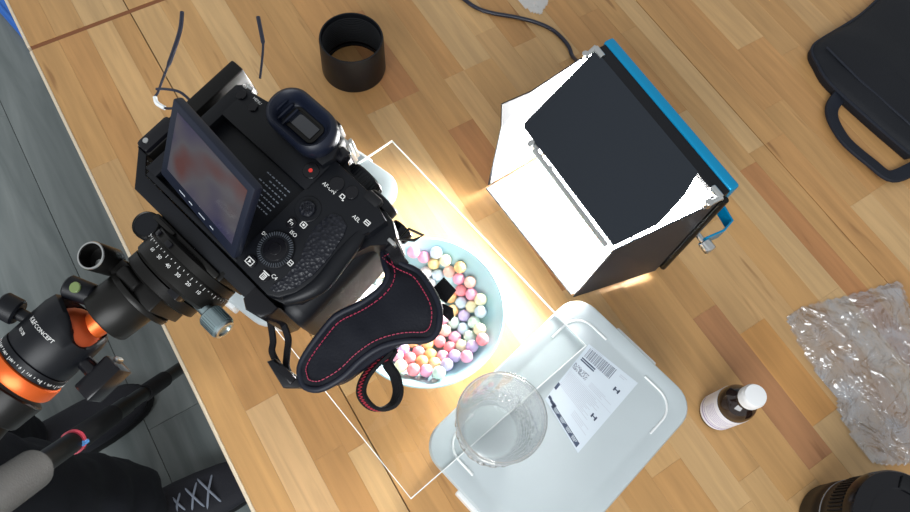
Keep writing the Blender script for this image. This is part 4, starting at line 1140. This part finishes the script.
bm = bmesh.new(); cyl(bm, (-48, -117, -22), (-60, -120, -18), 4, seg=18); cyl(bm, (-57, -119, -19), (-68, -122, -15), 8.4, seg=32, bev=1.2); nk_ = hpart('friction_knob', bm, 'black')
bm = bmesh.new(); cyl(bm, (-67.9, -122, -15), (-68.8, -122.2, -14.7), 6, seg=28, bev=.3); hpart('knob_cap', bm, 'teal_metal', nk_)
bm = bmesh.new(); cyl(bm, (-10, -114, -32), (0, -114, -33), 5, seg=20); box(bm, -2, 12, -127, -101, -44, -28, bev=1.6); wk = hpart('lock_knob', bm, 'black_gloss')
for (a, b, c, d) in ((1, 4, -101.5, -98.5), (6, 9, -128.5, -126)):
    bm = bmesh.new(); box(bm, a, b, c, d, -40, -33, bev=.8); hpart('knob_screw', bm, 'silver', wk)

# tripod: horizontal column, spider and three legs
tri = thing('tripod', 'black tripod with grey foam leg grip and pink ring below the ball head', 'tripod', (.0, .1, -.74))
def tpart(name, bm, mat, parent=None, **k): return obj(name, bm, M[mat], parent or tri, root=tri, **k)
def W(p): return POSE @ (V(p) * .001)
apex = V(-.192, -.095, .262)
c0 = W((-32, -147.3, -28)); c1 = apex + (apex - c0).normalized() * .18
bm = bmesh.new(); cyl(bm, c0, c0.lerp(apex, .12), .020, .0165, seg=32, bev=.001); cyl(bm, c0.lerp(apex, .1), c1, .0135, seg=28)
tpart('centre_column', bm, 'anod')
bm = bmesh.new(); cyl(bm, apex - V(0, 0, .035), apex + V(0, 0, .025), .034, .030, seg=36, bev=.004); tpart('spider', bm, 'black')
legs = [V(.090, .341, -.735), V(-.22, -.78, -.735), V(-.82, -.22, -.735)]
for i, ft in enumerate(legs):
    d = (ft - apex); L_ = d.length; d.normalize()
    s = apex + d * .035
    bm = bmesh.new(); cyl(bm, s, apex + d * .20, .0150, seg=24, bev=.001)
    cyl(bm, apex + d * .19, apex + d * .42, .0102, seg=24); cyl(bm, apex + d * .42, apex + d * (L_ * .75), .0086, seg=20); cyl(bm, apex + d * (L_ * .75), ft - d * .02, .0072, seg=20)
    lg = tpart('leg', bm, 'anod')
    bm = bmesh.new(); cyl(bm, apex + d * .06, apex + d * .232, .0178, seg=28, bev=.004); tpart('foam_grip', bm, 'foam', lg, label='dark grey foam grip')
    bm = bmesh.new(); cyl(bm, apex + d * .300, apex + d * .385, .0122, .0112, seg=24, bev=.0015); tpart('twist_lock', bm, 'black_matte', lg)
    bm = bmesh.new(); cyl(bm, apex + d * .296, apex + d * .3015, .0118, seg=28); tpart('pink_ring', bm, 'pink', lg, label='pink ring')
    u_, w_, _ = basis(d)
    bm = bmesh.new()
    for s_ in (-1, 1):
        c_ = apex + d * .2985 + u_ * .0108 * s_
        cyl(bm, c_ - d * .004, c_ + d * .004, .0026, seg=12)
    tpart('ring_clip', bm, 'sky_blue', lg)
    bm = bmesh.new(); cyl(bm, apex + d * .47, apex + d * .54, .0105, seg=24, bev=.0015); tpart('twist_lock', bm, 'black_matte', lg)
    bm = bmesh.new(); cyl(bm, ft - d * .03, ft, .0095, .0125, seg=20, bev=.003); tpart('rubber_foot', bm, 'black_matte', lg)

# hand strap on the right side of the camera
hs = rig('hand_strap', 'padded black hand strap with pink stitching hanging beside the camera grip', 'strap', (105, 20, -30))
def spart(name, bm, mat, parent=None, **k): return obj(name, bm, M[mat], parent or hs, root=hs, **k)
pp = smooth_path([V(p) for p in PAD], 3, closed=True)
pc_ = sum(pp, Vector()) / len(pp)
def bulge(p):                                         # the pad arches over the back of a hand
    return V(p.x, p.y, p.z + 6 * math.exp(-((p.x - 118) / 26) ** 2) - 9 * max(0, (20 - p.y) / 50) - 5 * max(0, (p.y - 58) / 12))
def edge_normals(P):
    out = []
    for i in range(len(P)):
        d = (P[(i + 1) % len(P)] - P[i - 1]).normalized(); out.append(V(-d.y, d.x, 0))
    a = sum(P[i].x * P[(i + 1) % len(P)].y - P[(i + 1) % len(P)].x * P[i].y for i in range(len(P)))
    return out if a > 0 else [-q for q in out]
nr = edge_normals(pp)
bm = bmesh.new()
def flat_fill(z, k):
    f = bm.faces.new([bm.verts.new(V(p.x + n.x * k, p.y + n.y * k, z)) for p, n in zip(pp, nr)]); return f
ft_ = flat_fill(-20, .5)
bmesh.ops.triangulate(bm, faces=[ft_])
bmesh.ops.subdivide_edges(bm, edges=[e_ for e_ in bm.edges if e_.calc_length() > 9], cuts=3, use_grid_fill=True)
bmesh.ops.triangulate(bm, faces=bm.faces[:])
for v in bm.verts:
    q = bulge(V(v.co.x, v.co.y, -22))
    v.co = V(q.x, q.y, q.z + 1.3 * noise.noise(V(v.co.x * .09, v.co.y * .09, 2)))
g_ = bmesh.ops.extrude_face_region(bm, geom=bm.faces[:])
for v in [x for x in g_['geom'] if isinstance(x, bmesh.types.BMVert)]: v.co.z -= 4.5
spart('pad', bm, 'strap', smooth=60)
bm = bmesh.new(); tube(bm, [bulge(p) - V(0, 0, .8) for p in pp], 2.1, 10, closed=True); spart('piping', bm, 'piping', smooth=60)
bm = bmesh.new()
inner = [bulge(p + n * 4.6) + V(0, 0, .9) for p, n in zip(pp, nr)]
acc = 0
for i in range(len(inner)):
    a, b = inner[i], inner[(i + 1) % len(inner)]; L_ = (b - a).length
    if L_ < .3: continue
    k = max(1, round(L_ / 2.6))
    for j in range(k):
        tube(bm, [a.lerp(b, (j + .12) / k), a.lerp(b, (j + .5) / k) + V(0, 0, .35), a.lerp(b, (j + .78) / k)], .33, 5)
spart('stitching', bm, 'stitch', smooth=60, kind='stuff', label='pink stitched line')
fl = smooth_path([V(p) for p in FLAP], 4, closed=True)
bm = bmesh.new(); prism(bm, [(p.x, p.y) for p in fl], -33, -26, bev=2)
for v in bm.verts: v.co.z -= 9 * max(0, (20 - v.co.y) / 50)
spart('under_flap', bm, 'piping', smooth=60)
lpth = smooth_path([V(p) for p in LOOP], 5, closed=True)
nL = len(lpth)
lpw = []
cL = sum(lpth, Vector()) / nL
for p in lpth:
    lpw.append(V(.60, .48, .98).normalized())
bm = bmesh.new(); band(bm, lpth, 10.5, 2.2, lpw, closed=True); loop = spart('wrist_loop', bm, 'webbing', smooth=50)
bm = bmesh.new(); zz = []
for i in range(nL):
    for q in (0, .5):
        p = lpth[i].lerp(lpth[(i + 1) % nL], q); wv = lpw[i].normalized()
        d = (lpth[(i + 1) % nL] - lpth[i]).normalized(); t_ = d.cross(wv).normalized()
        out_ = t_ if t_.dot(p - cL) > 0 else -t_
        zz.append(p + wv * (3.0 if len(zz) % 2 else -1.6) + out_ * 1.3)
for a, b in zip(zz, zz[1:] + zz[:1]): tube(bm, [a, b], .27, 5)
spart('zigzag_stitching', bm, 'stitch_red', loop, smooth=60, kind='stuff', label='red zigzag stitches')
for nm, T_ in (('webbing_tail', TAIL1), ('webbing_tail', TAIL2)):
    bm = bmesh.new(); prism(bm, [(p[0], p[1]) for p in T_], T_[0][2] - 1, T_[0][2] + 1.2, bev=.5); spart(nm, bm, 'webbing')
bm = bmesh.new(); prism(bm, [(p[0], p[1]) for p in BUCK], -45, -36, bev=1.6)
bk = spart('buckle', bm, 'black')
bm = bmesh.new(); bc_ = V(BUCK[4]); box(bm, bc_.x - 19, bc_.x - 6, bc_.y - 3, bc_.y + 2, -36.4, -34.4, bev=.7); spart('buckle_bar', bm, 'black_gloss', bk)
for T_ in ([(48, -12, -40)] + WEB1, [(56, -8, -38)] + WEB2):
    bm = bmesh.new(); band(bm, smooth_path([V(p) for p in T_] + [V(T_[-1]) + V(5, -2, 2)], 6), 6, 1.4, (.6, .5, .6)); spart('webbing_strand', bm, 'webbing', smooth=50)
bm = bmesh.new(); band(bm, smooth_path([V(80, 70, -12), V(83, 70, -15), V(86, 68.5, -22), V(92, 67.5, -25)], 5), 8, 1.6, (.2, 1, .2)); spart('upper_strand', bm, 'webbing', smooth=50)

# thin wires by the camera's left side
bm = bmesh.new(); tube(bm, smooth_path([V(p) for p in WIREA], 6), lambda t: .0 + (1.5 if t < .3 else .85), 8)
tube(bm, smooth_path([V(p) for p in WIREA2], 6), .95, 8)
wa = rig('thin_wire', 'thin dark wire looped at the left corner of the camera screen', 'wire', (-105, 45, -20)); obj('wire', bm, M['cable'], wa)
bm = bmesh.new(); tube(bm, [V(p) * 1.0 for p in smooth_path([V(p) for p in WIREA[5:8]], 5)], 1.5, 8)
obj('clear_sleeve', bm, M['tub'], wa, label='pale sleeve on the bend')
bm = bmesh.new(); tube(bm, smooth_path([V(p) for p in WIREB], 6), lambda t: 1.5 if t < .5 else .9, 8)
wb = rig('thin_wire', 'straight thin dark wire rising behind the camera towards the lens hood', 'wire', (-85, 110, -25)); obj('wire', bm, M['cable'], wb)

# ------------------------------------------------------------------ the photographer's legs beside the table
per = thing('person', 'person in dark trousers standing beside the table in laced black shoes', 'person', (-.26, .18, -.74))
verts = [(-.36, .17, .20), (-.36, .17, .10), (-.35, .085, .05), (-.35, .27, .05), (-.32, .10, -.22), (-.36, .29, -.22), (-.29, .095, -.48), (-.39, .29, -.48), (-.27, .075, -.650), (-.41, .285, -.655)]
edges = [(0, 1), (1, 2), (1, 3), (2, 4), (4, 6), (6, 8), (3, 5), (5, 7), (7, 9)]
radii = [(.16, .12), (.155, .115), (.092, .095), (.092, .095), (.086, .088), (.075, .078), (.084, .080), (.070, .068), (.086, .078), (.070, .062)]
me = bpy.data.meshes.new('trousers'); me.from_pydata([V(v) - V(-.26, .18, -.74) for v in verts], edges, [])
tr = bpy.data.objects.new('trousers', me); COL.objects.link(tr); tr.parent = per
sk = tr.modifiers.new('skin', 'SKIN'); sk.use_smooth_shade = True
for i, rr_ in enumerate(radii): me.skin_vertices[0].data[i].radius = rr_
me.skin_vertices[0].data[0].use_root = True
ss = tr.modifiers.new('subdivision', 'SUBSURF'); ss.levels = 3; ss.render_levels = 3
tx = bpy.data.textures.new('cloth_folds', 'CLOUDS'); tx.noise_scale = .07
dp = tr.modifiers.new('folds', 'DISPLACE'); dp.texture = tx; dp.strength = .028; dp.mid_level = .5; dp.texture_coords = 'LOCAL'
me.materials.append(M['jeans'])
dg = bpy.context.evaluated_depsgraph_get()
me2 = bpy.data.meshes.new_from_object(tr.evaluated_get(dg)); tr.modifiers.clear(); tr.data = me2; me2.name = 'trousers'; me2.shade_smooth()
if not me2.materials: me2.materials.append(M['jeans'])
bm = bmesh.new(); cyl(bm, (-.36, .17, .195), (-.36, .17, .232), .118, seg=36, bev=.004)
for v in bm.verts: v.co.y = .17 + (v.co.y - .17) * 1.25
obj('belt', bm, M['black'], per)
def shoe(x, y, ang, laced=True):
    MX = Matrix.Translation((x, y, -.74)) @ Matrix.Rotation(ang, 4, 'Z')
    def ringp(hw, hl, z, fx, nose):
        out = []
        for k in range(28):
            a = k * 2 * math.pi / 28; ca, sa = math.cos(a), math.sin(a)
            ww = hw * (1.0 + .10 * ca)
            out.append(MX @ V(fx + hl * math.copysign(abs(ca) ** .8, ca), ww * math.copysign(abs(sa) ** .85, sa), z + nose * max(0, ca)))
        return out
    bm = bmesh.new()
    rings(bm, [ringp(.047, .145, .002, 0, 0), ringp(.049, .148, .008, 0, 0), ringp(.048, .146, .024, 0, 0), ringp(.046, .142, .028, 0, 0)])
    so = obj('shoe', bm, M['black_matte'], per, smooth=60)
    bm = bmesh.new()
    rings(bm, [ringp(.046, .141, .027, 0, 0), ringp(.047, .142, .04, 0, -.002), ringp(.044, .132, .062, -.008, -.014), ringp(.038, .100, .080, -.035, -.022), ringp(.034, .062, .098, -.070, -.012), ringp(.034, .05, .118, -.078, 0)])
    obj('shoe_upper', bm, M['shoe'], so, root=per, smooth=60)
    if not laced: return
    bm = bmesh.new()
    for k in range(4):
        x0 = .060 - k * .027; z0 = .064 + k * .0075
        for s in (-1, 1):
            tube(bm, [MX @ V(x0, -s * .030, z0 - .008), MX @ V(x0 - .012, 0, z0 + .012), MX @ V(x0 - .027, s * .030, z0 + .001)], .0021, 6)
    obj('laces', bm, M['lace'], so, root=per, smooth=60, label='grey crossed laces')
shoe(-.195, .052, math.radians(-6))
shoe(-.325, .285, math.radians(4), False)
